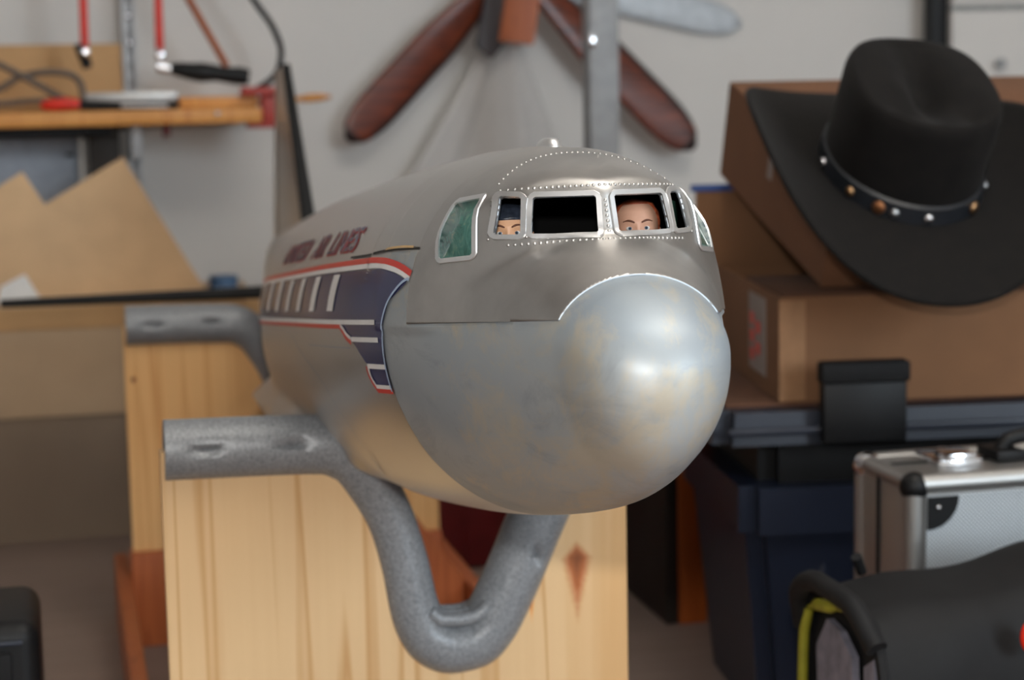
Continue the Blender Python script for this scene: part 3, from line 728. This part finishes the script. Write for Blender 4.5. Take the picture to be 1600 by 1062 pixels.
tubeo('hose', smooth_path([(.30, 3.6, 1.05), (.345, 3.6, .97), (.372, 3.6, .922), (.404, 3.6, .872), (.416, 3.6, .832), (.410, 3.6, .80), (.392, 3.6, .778), (.372, 3.6, .766), (.352, 3.6, .752)], 50), .0058, 'black_soft', t, world=True)
t = thing('wire_loop', 'grey-brown bent wires crossing at the left end of the shelf', 'wire', (-.03, 3.58, .7315))
tubeo('wire_strand', smooth_path([(-.16, 3.58, .846), (-.085, 3.58, .814), (-.012, 3.58, .772), (.03, 3.58, .748), (.048, 3.58, .742)], 30), .006, 'wire', t, world=True)
tubeo('wire_strand', smooth_path([(-.16, 3.585, .75), (-.09, 3.585, .775), (-.05, 3.585, .796), (0, 3.585, .802), (.032, 3.585, .797), (.05, 3.585, .78), (.056, 3.585, .742)], 36), .006, 'wire', t, world=True)
tubeo('wire_strand', smooth_path([(-.16, 3.57, .745), (-.08, 3.57, .748), (-.02, 3.57, .752), (.03, 3.57, .743)], 24), .005, 'wire', t, world=True)
t = thing('aluminium_bar', 'flat aluminium bar lying on the shelf', 'bar', (.12, 3.60, .744))
boxo('bar', (.052, 3.58, .7445), (.222, 3.62, .763), 'alu_case', t, .002, world=True)
boxo('dark_base', (.06, 3.575, .7315), (.235, 3.62, .744), 'darkwood', t, .001, world=True)
t = thing('screwdriver', 'screwdriver with red handle and black grip on the shelf edge', 'screwdriver', (.03, 3.53, .7315))
tubeo('handle', smooth_path([(-.022, 3.535, .7425), (0, 3.535, .744), (.03, 3.535, .745), (.046, 3.535, .744)], 12), [.004, .008, .0095, .0102, .0105, .0108, .011, .011, .0105, .010, .009, .008], 'red', t, world=True)
tubeo('grip', [(.046, 3.535, .742), (.075, 3.535, .741), (.118, 3.535, .739)], [.0095, .0085, .007], 'black', t, world=True)
tubeo('shaft', [(.118, 3.535, .739), (.20, 3.535, .737)], .003, 'steel', t, world=True)
t = thing('wood_strip', 'flat strip of orange wood on the right end of the shelf', 'strip', (.29, 3.56, .7315))
boxo('strip', (.222, 3.535, .7315), (.362, 3.575, .752), 'shelf_wood', t, .001, world=True)
t = thing('dowel', 'thin wooden dowel poking past the tail fin from the shelf', 'dowel', (.35, 3.64, .7315))
tubeo('dowel_rod', [(.26, 3.64, .7375), (.45, 3.64, .744), (.47, 3.64, .745), (.49, 3.64, .746), (.511, 3.64, .7465)], [.005, .005, .008, .0075, .003], 'shelf_wood', t, world=True)
t = thing('bar_clamp', 'red clamp head gripping the right end of the shelf', 'clamp', (.38, 3.53, .70))
boxo('upper_jaw', (.332, 3.50, .7525), (.396, 3.55, .768), 'clamp_red', t, .002, world=True); boxo('back', (.367, 3.51, .700), (.396, 3.55, .7525), 'clamp_red', t, .003, world=True); boxo('lower_jaw', (.34, 3.51, .694), (.396, 3.55, .7035), 'clamp_red', t, .003, world=True)
t = thing('red_peg', 'small dark red peg hanging under the shelf', 'peg', (.196, 3.53, .68))
tubeo('peg', [(.196, 3.53, .704), (.196, 3.53, .684)], [.006, .0075], 'redcard', t, world=True)
t = thing('metal_cabinet', 'grey sheet metal cabinet under the shelf behind the plywood', 'cabinet', (-.2, 3.68, 0))
boxo('cabinet_body', (-.60, 3.695, 0), (.055, 3.747, .686), 'greybox', t, .004, world=True); boxo('edge_strip', (.0415, 3.69, .42), (.054, 3.695, .684), 'alu_case', t, .001, world=True); boxo('cabinet_handle', (.018, 3.686, .646), (.034, 3.695, .652), 'black_soft', t, .001, world=True)
t = thing('shelf_post', 'dark brown wooden post under the shelf', 'post', (.088, 3.65, 0))
boxo('post', (.060, 3.63, 0), (.116, 3.685, .704), 'darkwood', t, .002, world=True)

def carton(name, label, a, b, mat, rotz=0, open_top=False, group=None):
    ax, ay, az = a; bx, by, bz = b; t = thing(name, label, 'box', ((ax+bx)/2, (ay+by)/2, az), rotz, group); w, d, h = (bx-ax)/2, (by-ay)/2, bz-az; e = .004
    bm = bm_new(); box(bm, (-w, -d, 0), (w, -d+e, h)); box(bm, (-w, d-e, 0), (w, d, h)); box(bm, (-w, -d+e, 0), (-w+e, d-e, h)); box(bm, (w-e, -d+e, 0), (w, d-e, h)); box(bm, (-w+e, -d+e, 0), (w-e, d-e, e))
    link('walls', bm, mat, t)
    for s in (-1, 1): boxo('flap', (-w+.001, s*.0015 if s > 0 else -d, h), (w-.001, d if s > 0 else -.0015, h+e), mat, t, .0008)
    return t
c2 = carton('cardboard_box', 'large beige cardboard box on the floor at the left, under a second box', (-.62, 3.335, 0), (.33, 3.63, .213), 'card_shaded')
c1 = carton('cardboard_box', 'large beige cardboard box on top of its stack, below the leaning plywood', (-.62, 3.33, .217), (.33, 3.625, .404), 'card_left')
boxo('flap', (-.478, -.150, .150), (.478, -.1478, .188), 'card_tan', c1, .0006)
t = thing('plywood_template', 'notched light plywood sheet leaning above the beige cardboard box', 'plywood sheet', (.03, 3.5, .409))
prismo('sheet', [(.248, .4095), (.114, .653), (-.023, .574), (-.058, .632), (-.24, .525), (-.30, .4095)], 'y', 0, .006, ['ply'], t, mtx=Matrix.Translation((0, 3.42, 0)) @ Matrix.Translation((0, 0, .4095)) @ Matrix.Rotation(R(-7), 4, 'X') @ Matrix.Translation((0, 0, -.4095)), world=True)
t = thing('paper_sheet', 'small white paper leaning at the foot of the plywood', 'paper', (-.07, 3.37, .409))
prismo('paper', [(-.112, .4095), (-.035, .4095), (-.062, .458), (-.103, .438)], 'y', 3.385, 3.3865, 'white', t, world=True)
t = thing('tape_roll', 'blue roll of tape on the box behind the tail', 'tape', (.285, 3.5, .409))
bm = bm_new(); lathe(bm, [(.014, .0), (.026, .0), (.026, .02), (.014, .02), (.014, 0)], 24, Matrix.Translation((.285, 3.5, .4095))); link('roll', bm, 'blue_dull', t, smooth='auto', world=True)

# black tool case at lower left
t = thing('black_tool_case', 'black plastic tool case with rounded corner at the lower left', 'case', (-.2, 1.86, 0))
boxo('case_body', (-.38, 1.765, 0), (-.037, 1.92, .287), 'black', t, .018, 5, world=True); boxo('lid_seam', (-.365, 1.760, .268), (-.052, 1.7655, .272), 'lid', t, .001, world=True)
boxo('latch', (-.10, 1.755, .215), (-.062, 1.766, .262), 'black_soft', t, .003, world=True)
bm = box(bm_new(), (-.27, 1.82, .285), (-.255, 1.86, .315), .003); box(bm, (-.16, 1.82, .285), (-.145, 1.86, .315), .003); box(bm, (-.27, 1.82, .31), (-.145, 1.86, .325), .005); link('handle', bm, 'black_soft', t, smooth='auto', world=True)

# ------------------------------------------------------------------ back wall: propellers, cloth, pole, cupboard
def blade(name, base, tip, width, th, mat, parent, twist=25, edge=None, root=.35):
    base = Vector(base); tip = Vector(tip); ax = (tip-base); L = ax.length; ax.normalize(); side = Vector((0, 1, 0)).cross(ax).normalized(); nor = Vector((0, -1, 0))
    rows = []; n = 26
    for i in range(n):
        t = i/(n-1); wd = width*(root+(1-root)*min(1, t/.45)**.8)*(1 if t < .80 else math.sqrt(max(0, 1-((t-.80)/.202)**2))**.9); wd = max(wd, .002); tk = th*(1.6-1.2*t); a = R(twist)*(1-t)
        c = base+ax*L*t; row = []
        for k in range(16):
            an = 2*math.pi*k/16; u = math.cos(an)*wd/2; v = math.sin(an)*tk/2
            row.append(c+side*(u*math.cos(a)-v*math.sin(a))+nor*(u*math.sin(a)+v*math.cos(a)))
        rows.append(row)
    bm = bm_new(); vs_ = grid(bm, np.array([[tuple(p) for p in r] for r in rows]), closev=True); bm.faces.new(vs_[0][::-1]); bm.faces.new(vs_[-1])
    if edge:
        for f in bm.faces:
            c = f.calc_center_median(); 
            if (c-base).dot(side) < -width*.30 or (c-base).dot(ax) > L*.965: f.material_index = 1
    return link(name, bm, [mat]+([edge] if edge else []), parent, smooth=True, world=True)
hub = (.883, 3.69, 1.0)
t = thing('wooden_propeller', 'dark varnished wooden propeller hanging on the white wall', 'propeller', hub)
blade('blade', hub, (.548, 3.69, .662), .082, .014, 'prop', t, 20, 'prop_tip'); blade('blade', hub, (1.250, 3.69, .628), .088, .014, 'prop', t, 20, 'prop_tip')
bm = bm_new(); lathe(bm, [(.052, -.03), (.055, -.02), (.055, .02), (.04, .03)], 32, Matrix.Translation((.883, 3.70, 1.0)) @ Matrix.Rotation(R(90), 4, 'X')); link('hub', bm, 'prop', t, smooth='auto', world=True)
prismo('blade_stub', [(.835, 1.0), (.885, 1.0), (.862, .845), (.832, .812), (.802, .838)], 'y', 3.668, 3.69, 'prop_tip', t, world=True, bevel=.002); prismo('blade_stub', [(.872, 1.0), (.940, 1.0), (.914, .838), (.845, .846)], 'y', 3.66, 3.684, 'red_wood', t, world=True, bevel=.002)
t = thing('pale_propeller', 'pale grey propeller blade on the wall above the right wooden blade', 'propeller', (.86, 3.72, 1.02))
blade('blade', (.87, 3.748, .985), (1.372, 3.748, .874), .070, .008, 'prop_grey', t, 3)
bm = bm_new(); lathe(bm, [(.03, -.01), (.034, 0), (.03, .01)], 24, Matrix.Translation((.86, 3.748, .99)) @ Matrix.Rotation(R(90), 4, 'X')); link('hub', bm, 'prop_grey', t, smooth='auto', world=True)
def cloth():
    n, m = 30, 70; V = np.zeros((n, m, 3))
    for i in range(n):
        t = i/(n-1); xl = .822-.30*t**1.1; xr = .905+.16*t; z = .84-.46*t
        for j in range(m):
            u = j/(m-1); f = math.sin(u*11+.6*math.sin(t*3))*.8+.2*math.sin(u*27+1.)
            V[i, j] = (xl+(xr-xl)*u, 3.718-.022*(.3+.7*t)*f-.012*t, z+.012*math.sin(u*3.1)*t)
    bm = bm_new(); grid(bm, V); return bm
t = thing('white_sheet', 'white cloth hanging in folds from the propeller', 'cloth', (.86, 3.72, .38))
solid(link('cloth', cloth(), 'cloth', t, smooth=True, world=True), .002, 0)
t = thing('steel_pole', 'grey square steel pole standing behind the cockpit roof', 'pole', (.944, 3.3, 0))
boxo('post', (.916, 3.27, 0), (.971, 3.32, 1.7), 'pole', t, .004, world=True); boxo('base_plate', (.88, 3.23, 0), (1.01, 3.36, .008), 'pole', t, .001, world=True)
bm = box(bm_new(), (.915, 3.262, .825), (.928, 3.2705, .845), .002); link('pole_glint', bm, 'chrome', t, world=True, smooth='auto')  # chrome piece added as the bright highlight on the pole's left edge
t = thing('black_rack_post', 'black upright post behind the hat', 'post', (1.78, 3.7, 0))
boxo('post', (1.761, 3.68, 0), (1.797, 3.72, 1.7), 'black', t, .002, world=True); boxo('foot', (1.745, 3.66, 0), (1.799, 3.745, .01), 'black', t, .001, world=True)
t = thing('white_cupboard', 'white cupboard front at the right edge behind the hat', 'cupboard', (2.15, 3.72, 0))
boxo('cupboard_body', (1.802, 3.69, 0), (2.6, 3.747, 1.9), 'wall', t, .002, world=True); boxo('upper_door', (1.803, 3.675, .905), (2.59, 3.69, 1.89), 'wall', t, .002, world=True)
d = boxo('lower_door', (1.803, 3.675, .02), (2.59, 3.69, .893), 'wall', t, .002, world=True); boxo('rail', (1.803, 3.678, .893), (2.59, 3.691, .905), 'grey_line', t, 0, world=True)
bm = bm_new(); lathe(bm, [(.005, 0), (.005, .010), (.011, .014), (.011, .02), (0, .024)], 20, Matrix.Translation((1.905, 3.675, .785)) @ Matrix.Rotation(R(90), 4, 'X')); link('knob', bm, 'pole', d, smooth='auto', world=True)

# ------------------------------------------------------------------ right: cabinet, tub, cartons, hat, case, bag
t = thing('wooden_sideboard', 'low orange-brown wooden cabinet in shadow behind the navy tub', 'cabinet', (1.1, 2.72, 0))
boxo('side_panel', (.811, 2.53, 0), (.829, 2.90, .40), 'shaded_side', t, .001, world=True, label='side panel darkened for shade'); boxo('front_stile', (.8285, 2.526, 0), (.870, 2.545, .40), 'orange_wood', t, .001, world=True)
boxo('cabinet_door', (.872, 2.528, .02), (1.38, 2.545, .39), 'orange_wood', t, .001, world=True); boxo('top', (.805, 2.52, .40), (1.40, 2.91, .418), 'orange_wood', t, .002, world=True); boxo('side_panel', (1.38, 2.53, 0), (1.398, 2.90, .40), 'shaded_side', t, .001, world=True); boxo('back_panel', (.829, 2.885, 0), (1.38, 2.90, .40), 'darkwood', t, 0, world=True)
t = thing('red_crate', 'dark red plastic crate standing on the floor behind the cradle', 'crate', (.55, 3.0, 0))
bm = box(bm_new(), (.32, 2.92, 0), (.78, 3.2, .22), .01, 3); link('crate_body', bm, 'redcard', t, smooth='auto', world=True)
for k in range(7): boxo('rib', (.36+k*.06, 2.916, .02), (.367+k*.06, 2.9205, .20), 'redcard', t, .001, world=True)

PH = R(-7); tub = thing('storage_tub', 'dark navy plastic storage tub with closed lid and black latch, under the cardboard boxes', 'tub', (.746, 2.04, 0), PH)
# local frame: x to the right along the front, y to the back
def tapered(bm, W, D, z0, z1, ins0, ins1, r=.02):
    for s in (0,):
        lo = [(ins0, ins0), (W-ins0, ins0), (W-ins0, D-ins0), (ins0, D-ins0)]; hi = [(ins1, ins1), (W-ins1, ins1), (W-ins1, D-ins1), (ins1, D-ins1)]
        A = [bm.verts.new((x, y, z0)) for x, y in lo]; B = [bm.verts.new((x, y, z1)) for x, y in hi]; bm.faces.new(A[::-1]); bm.faces.new(B)
        es = []
        for i in range(4):
            bm.faces.new((A[i], A[(i+1) % 4], B[(i+1) % 4], B[i]))
        bm.edges.ensure_lookup_table()
        es = [e for e in bm.edges if e.is_valid and {e.verts[0], e.verts[1]} in [{A[i], B[i]} for i in range(4)]]
        bmesh.ops.bevel(bm, geom=es, offset=r, segments=4, affect='EDGES')
W_, D_ = .62, .36
bm = bm_new(); tapered(bm, W_, D_, 0, .245, .032, .010); link('tub_body', bm, 'navy_tub', tub, smooth='auto')
bm = bm_new(); tapered(bm, W_, D_, .245, .300, .0, .0); link('rim', bm, 'navy_tub', tub, smooth='auto')
bm = bm_new(); tapered(bm, W_, D_, .300, .352, .03, .03); link('neck', bm, 'black', tub, smooth='auto')
for x in (.155, .36): boxo('grip_recess', (x, -.003, .205), (x+.035, .012, .29), 'black', tub, .002)
for k, x in enumerate((.10, .30, .50)): boxo('wall_rib', (x-.006, .0135, .02), (x+.006, .026, .24), 'navy_tub', tub, .003)
bm = bm_new(); tapered(bm, W_+.05, D_+.05, .352, .390, .004, .008); bmesh.ops.translate(bm, verts=bm.verts[:], vec=(-.037, -.012, 0)); lid = link('lid', bm, 'lid', tub, smooth='auto')
boxo('lid_ridge', (-.02, -.020, .366), (.60, -.0105, .374), 'lid', lid, .002)
la = boxo('latch', (.086, -.034, .356), (.183, -.0125, .425), 'black', tub, .003, label='black clip latch'); boxo('latch_lip', (.083, -.038, .425), (.186, -.0125, .449), 'black_soft', la, .004)

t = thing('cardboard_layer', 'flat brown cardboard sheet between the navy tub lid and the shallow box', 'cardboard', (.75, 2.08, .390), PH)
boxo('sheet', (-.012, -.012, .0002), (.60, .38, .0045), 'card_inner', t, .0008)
lb = thing('cardboard_box', 'shallow brown cardboard box with raised rear flap on the navy tub, under the hat box', 'box', (.800, 2.062, .395), R(-9))
w2, d2, h2, e = .56, .405, .122, .004
bm = bm_new(); box(bm, (0, 0, 0), (w2, e, h2)); box(bm, (0, d2-e, 0), (w2, d2, h2)); box(bm, (0, e, 0), (e, d2-e, h2)); box(bm, (w2-e, e, 0), (w2, d2-e, h2)); box(bm, (e, e, 0), (w2-e, d2-e, e)); link('walls', bm, 'card', lb)
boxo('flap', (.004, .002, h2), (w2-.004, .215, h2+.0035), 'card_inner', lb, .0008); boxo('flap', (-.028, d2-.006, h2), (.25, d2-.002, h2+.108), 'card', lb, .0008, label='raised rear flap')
bm = bm_new(); box(bm, (-.006, .03, -.012), (-.001, .375, h2*.0+.0)); link('card_sheet', bm, 'card_dark', lb) if False else bm.free()
boxo('blue_tape', (-.034, d2-.0075, h2+.100), (.03, d2-.0005, h2+.1095), 'blue', lb, .0005)
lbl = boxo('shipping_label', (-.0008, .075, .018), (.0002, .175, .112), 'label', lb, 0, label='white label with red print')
for yy, zz in ((.155, .030), (.155, .052), (.155, .074), (.12, .040), (.12, .066)): boxo('print_block', (-.0014, yy-.012, zz), (-.0007, yy+.010, zz+.014), 'red', lbl, 0)
boxo('corner_tape', (-.0006, -.0008, .002), (.030, .0002, h2-.004), 'card_worn', lb, 0)
TL = R(18.5); hbx = thing('cardboard_box', 'tilted brown cardboard box right under the black western hat', 'box', (.866, 2.098, .5225), rot=(TL, 0, 0))
w3, d3, h3 = .455, .372, .125
bm = bm_new(); box(bm, (0, 0, 0), (w3, e, h3)); box(bm, (0, d3-e, 0), (w3, d3, h3)); box(bm, (0, e, 0), (e, d3-e, h3)); box(bm, (w3-e, e, 0), (w3, d3-e, h3)); box(bm, (e, e, 0), (w3-e, d3-e, e)); link('walls', bm, 'card_dark', hbx)
boxo('flap', (.0, .0, h3), (w3, d3/2-.001, h3+e), 'card_dark', hbx, .0008); boxo('flap', (.0, d3/2+.001, h3), (w3, d3, h3+e), 'card_dark', hbx, .0008)
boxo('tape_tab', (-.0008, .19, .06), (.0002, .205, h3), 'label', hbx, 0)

hat = thing('western_hat', 'dark brown felt western hat with studded band resting on the tilted cardboard box', 'hat', tuple(Matrix.LocRotScale(Vector((.866, 2.098, .5225)), Matrix.Rotation(TL, 3, 'X').to_quaternion(), None) @ Vector((.082, .012, h3+e+.003))), rot=(R(31), R(4), R(-4)))
def hat_parts():
    n = 96; m = 18; V = np.zeros((m, n, 3)); ci, di = .086, .101
    def brim_z(a, t):
        side = abs(math.cos(a))**2.6; fb = abs(math.sin(a))**2
        return .066*side*t**1.9-.022*fb*t**1.5+.006*(1-t)
    for i in range(m):
        t = i/(m-1)
        for j in range(n):
            a = 2*math.pi*j/n; rx = ci+(.186-ci)*t; ry = di+(.205-di)*t
            V[i, j] = (rx*math.cos(a)*(1-.05*abs(math.cos(a))**3*t), ry*math.sin(a), brim_z(a, t))
    bm = bm_new(); grid(bm, V, closev=True); br = solid(link('brim', bm, 'felt', hat, smooth=True), .004, 0)
    rows = []; H = .116
    for i in range(20):
        t = i/19; k = 1-.07*t-.5*max(0, t-.85)**2*4; rr = []
        for j in range(n):
            a = 2*math.pi*j/n; pinch = .007*t*(math.exp(-((a-1.5*math.pi-.62)/.35)**2)+math.exp(-((a-1.5*math.pi+.62)/.35)**2))
            pw = 1-.26*t; cx_ = math.copysign(abs(math.cos(a))**pw, math.cos(a)); sy_ = math.copysign(abs(math.sin(a))**pw, math.sin(a)); rr.append(((ci*k-pinch)*cx_, (di*k*.96-pinch)*sy_, .004+H*t**.9*(1+.02*math.sin(a))))
        rows.append(rr)
    top = rows[-1]
    for q in (.93, .82, .68, .54, .40, .27, .14, .05):
        rr = []
        for j, (x, y, z) in enumerate(top):
            X, Y_ = x*q, y*q; dent = .034*math.exp(-(X/.022)**2-((Y_+.004)/.062)**2)+.012*(math.exp(-((X-.036)/.018)**2-((Y_+.052)/.026)**2)+math.exp(-((X+.036)/.018)**2-((Y_+.052)/.026)**2)); edge = .006*(1-((1-q)/.95-1)**2)
            rr.append((X, Y_, z*1+edge-dent))
        rows.append(rr)
    bm = bm_new(); vs_ = grid(bm, np.array(rows), closev=True); bm.faces.new(vs_[-1]); link('crown', bm, 'felt', hat, smooth=True)
    bz = []
    for z, k in ((.004, 1.012), (.006, 1.045), (.026, 1.02), (.028, .985)): bz.append([(ci*k*math.cos(2*math.pi*j/n), di*k*math.sin(2*math.pi*j/n), z) for j in range(n)])
    bm = bm_new(); grid(bm, np.array(bz), closev=True); band = link('hat_band', bm, 'band', hat, smooth='auto')
    for k, (deg, mt, r) in enumerate(((270, 'chrome', .0055), (236, 'bronze', .0075), (247, 'steel', .005), (214, 'brass', .0055), (182, 'chrome', .005), (310, 'brass', .0075), (340, 'steel', .005))):
        a = R(deg); p = Vector((ci*1.04*math.cos(a), di*1.04*math.sin(a), .016)); nn = Vector((math.cos(a)/ci, math.sin(a)/di, .1)).normalized()
        q = Vector((0, 0, 1)).rotation_difference(nn).to_matrix().to_4x4(); q.translation = p
        bm = bm_new(); lathe(bm, [(r, -.001), (r, .001), (r*.7, .003), (0, .004)], 14, q); link('stud', bm, mt, band, smooth=True)
hat.scale = (1.06, 1.06, 1.06)
hat_parts()

case = thing('aluminium_case', 'silver aluminium flight case with dimpled panel and black corners standing upright', 'case', (.826, 1.771, 0))
cw, cd_, ch = .46, .142, .362
boxo('case_body', (.004, .004, .0), (cw-.004, cd_-.004, ch-.003), 'alu_case', case, .004)
boxo('front_panel', (.020, -.0005, .02), (cw-.02, .004, ch-.02), 'dimple', case, 0, label='dimpled silver front panel')
for zz in (.010, ch-.010): tubeo('edge_profile', [(.012, .010, zz), (cw-.012, .010, zz)], .0115, 'alu_case', case); tubeo('edge_profile', [(.012, cd_-.010, zz), (cw-.012, cd_-.010, zz)], .0115, 'alu_case', case)
for xx in (.011, cw-.011):
    for yy in (.010, cd_-.010): tubeo('edge_profile', [(xx, yy, .012), (xx, yy, ch-.012)], .0115, 'alu_case', case)
    for zz in (.010, ch-.010): tubeo('edge_profile', [(xx, .010, zz), (xx, cd_-.010, zz)], .010, 'alu_case', case)
boxo('lid_seam', (.0015, cd_*.55, .01), (.005, cd_*.55+.004, ch-.01), 'black_soft', case, 0); boxo('lid_seam', (.01, cd_*.55, ch-.004), (cw-.01, cd_*.55+.004, ch-.0012), 'black_soft', case, 0)
for xx in (.012, cw-.012):
    for yy, mt in ((.012, 'black'), (cd_-.012, 'chrome')):
        bm = bm_new(); bmesh.ops.create_uvsphere(bm, u_segments=16, v_segments=12, radius=.0155, matrix=Matrix.Translation((xx, yy, ch-.012))); link('corner_cap', bm, mt, case, smooth=True)
def quarter(cx, cz, sx, sz, r):
    pts = [(cx, cz)]+[(cx+sx*r*math.cos(k/8*math.pi/2), cz+sz*r*math.sin(k/8*math.pi/2)) for k in range(9)]; return pts
for cx, sx in ((.021, 1), (cw-.021, -1)):
    q = prismo('corner_plate', quarter(cx, ch-.021, sx, -1, .034), 'y', -.003, .001, 'black', case)
    bm = bm_new(); lathe(bm, [(.003, 0), (.002, .0015), (0, .002)], 10, Matrix.Translation((cx+sx*.011, -.003, ch-.032)) @ Matrix.Rotation(R(90), 4, 'X')); link('rivet', bm, 'chrome', q, smooth=True)
for x0 in (.055, .33):
    l_ = boxo('latch', (x0, .045, ch-.002), (x0+.050, .105, ch+.006), 'chrome', case, .002, label='chrome snap latch'); boxo('latch_lever', (x0+.008, .040, ch+.005), (x0+.042, .075, ch+.013), 'chrome', l_, .003)
    bm = bm_new(); lathe(bm, [(.005, 0), (.005, .004), (0, .005)], 12, Matrix.Translation((x0+.025, .09, ch+.006))); link('lock', bm, 'steel', l_, smooth='auto')
boxo('handle_base', (.125, .05, ch-.002), (.16, .10, ch+.010), 'black', case, .003); boxo('handle_base', (.27, .05, ch-.002), (.305, .10, ch+.010), 'black', case, .003)
tubeo('handle', smooth_path([(.14, .075, ch+.006), (.15, .074, ch+.018), (.18, .074, ch+.022), (.25, .074, ch+.022), (.28, .074, ch+.018), (.29, .075, ch+.006)], 24), .008, 'black', case)

bag = thing('black_bag', 'black fabric bag with grey mesh end and yellow piping, in front of the aluminium case', 'bag', (.9, 1.6, 0))
def bag_parts():
    n, m = 34, 48; X0, X1 = .682, 1.20; V = np.zeros((n, m, 3))
    def sect(u, k=1.):
        h = .292+.030*min(1, u*2.2)+.004*math.sin(u*19); out = []
        for j in range(m):
            a = 2*math.pi*j/m; c, s_ = math.cos(a), math.sin(a); p = .42
            y = 1.600+.098*k*math.copysign(abs(c)**p, c)*(1-.10*(s_ > 0)*abs(s_)**2); z = h/2+h/2*k*math.copysign(abs(s_)**(.5 if s_ > 0 else .3), s_)
            out.append((y+.003*math.sin(u*25+a*3), max(z, .0)))
        return out
    for i in range(n):
        u = i/(n-1)
        for j, (y, z) in enumerate(sect(u)): V[i, j] = (X0+(X1-X0)*u, y, z)
    bm = bm_new(); vs_ = grid(bm, V, closev=True); bm.faces.new(vs_[-1]); link('bag_body', bm, 'bag', bag, smooth=True, world=True)
    bm = bm_new(); E_ = [(X0+.006, 1.60+(y-1.60)*.93, .146+(z-.146)*.93) for y, z in sect(0)]; c = bm.verts.new((X0+.012, 1.60, .146)); ev = [bm.verts.new(p) for p in E_]
    for j in range(m): bm.faces.new((ev[j], ev[(j+1) % m], c))
    ep = link('end_panel', bm, 'bag', bag, smooth=True, world=True)
    tubeo('piping', [(X0+.001, y, z) for y, z in sect(0)]+[(X0+.001, *sect(0)[0])], .006, 'bag', bag, 8, False, world=True)
    # grey mesh patches and yellow zip line on the end
    prismo('mesh_patch', [(1.560, .10), (1.648, .08), (1.655, .235), (1.63, .266), (1.60, .262), (1.572, .246)], 'x', X0-.003, X0+.004, 'mesh', bag, world=True, label='grey mesh pocket')
    prismo('mesh_patch', [(1.514, .10), (1.548, .10), (1.545, .245), (1.524, .258)], 'x', X0-.003, X0+.004, 'mesh', bag, world=True, label='grey mesh pocket')
    tubeo('yellow_piping', smooth_path([(X0-.004, 1.684, .02), (X0-.005, 1.686, .15), (X0-.005, 1.682, .235), (X0-.004, 1.672, .266)], 20), .005, 'yellow', bag, world=True)
    tubeo('yellow_zip', smooth_path([(X0-.004, 1.672, .266), (X0-.006, 1.65, .275), (X0-.006, 1.62, .281), (X0-.004, 1.585, .288)], 14), [.0025]*4+[.006]*6+[.0035]*4, 'yellow', bag, world=True)
    tubeo('grab_loop', smooth_path([(X0-.002, 1.69, .245), (X0-.014, 1.67, .285), (X0-.016, 1.62, .305), (X0-.012, 1.56, .302), (X0-.004, 1.515, .27)], 26), .010, 'bag', bag, world=True)
    tubeo('strap_end', [(X0+.045, 1.66, .30), (X0+.035, 1.65, .318)], .005, 'black_soft', bag, world=True)
    bm = bm_new(); bmesh.ops.create_uvsphere(bm, u_segments=16, v_segments=10, radius=1, matrix=Matrix.Translation((.814, 1.490, .277)) @ Matrix.Diagonal((.012, .006, .016, 1))); link('red_tag', bm, 'red', bag, smooth=True, world=True)
bag_parts()
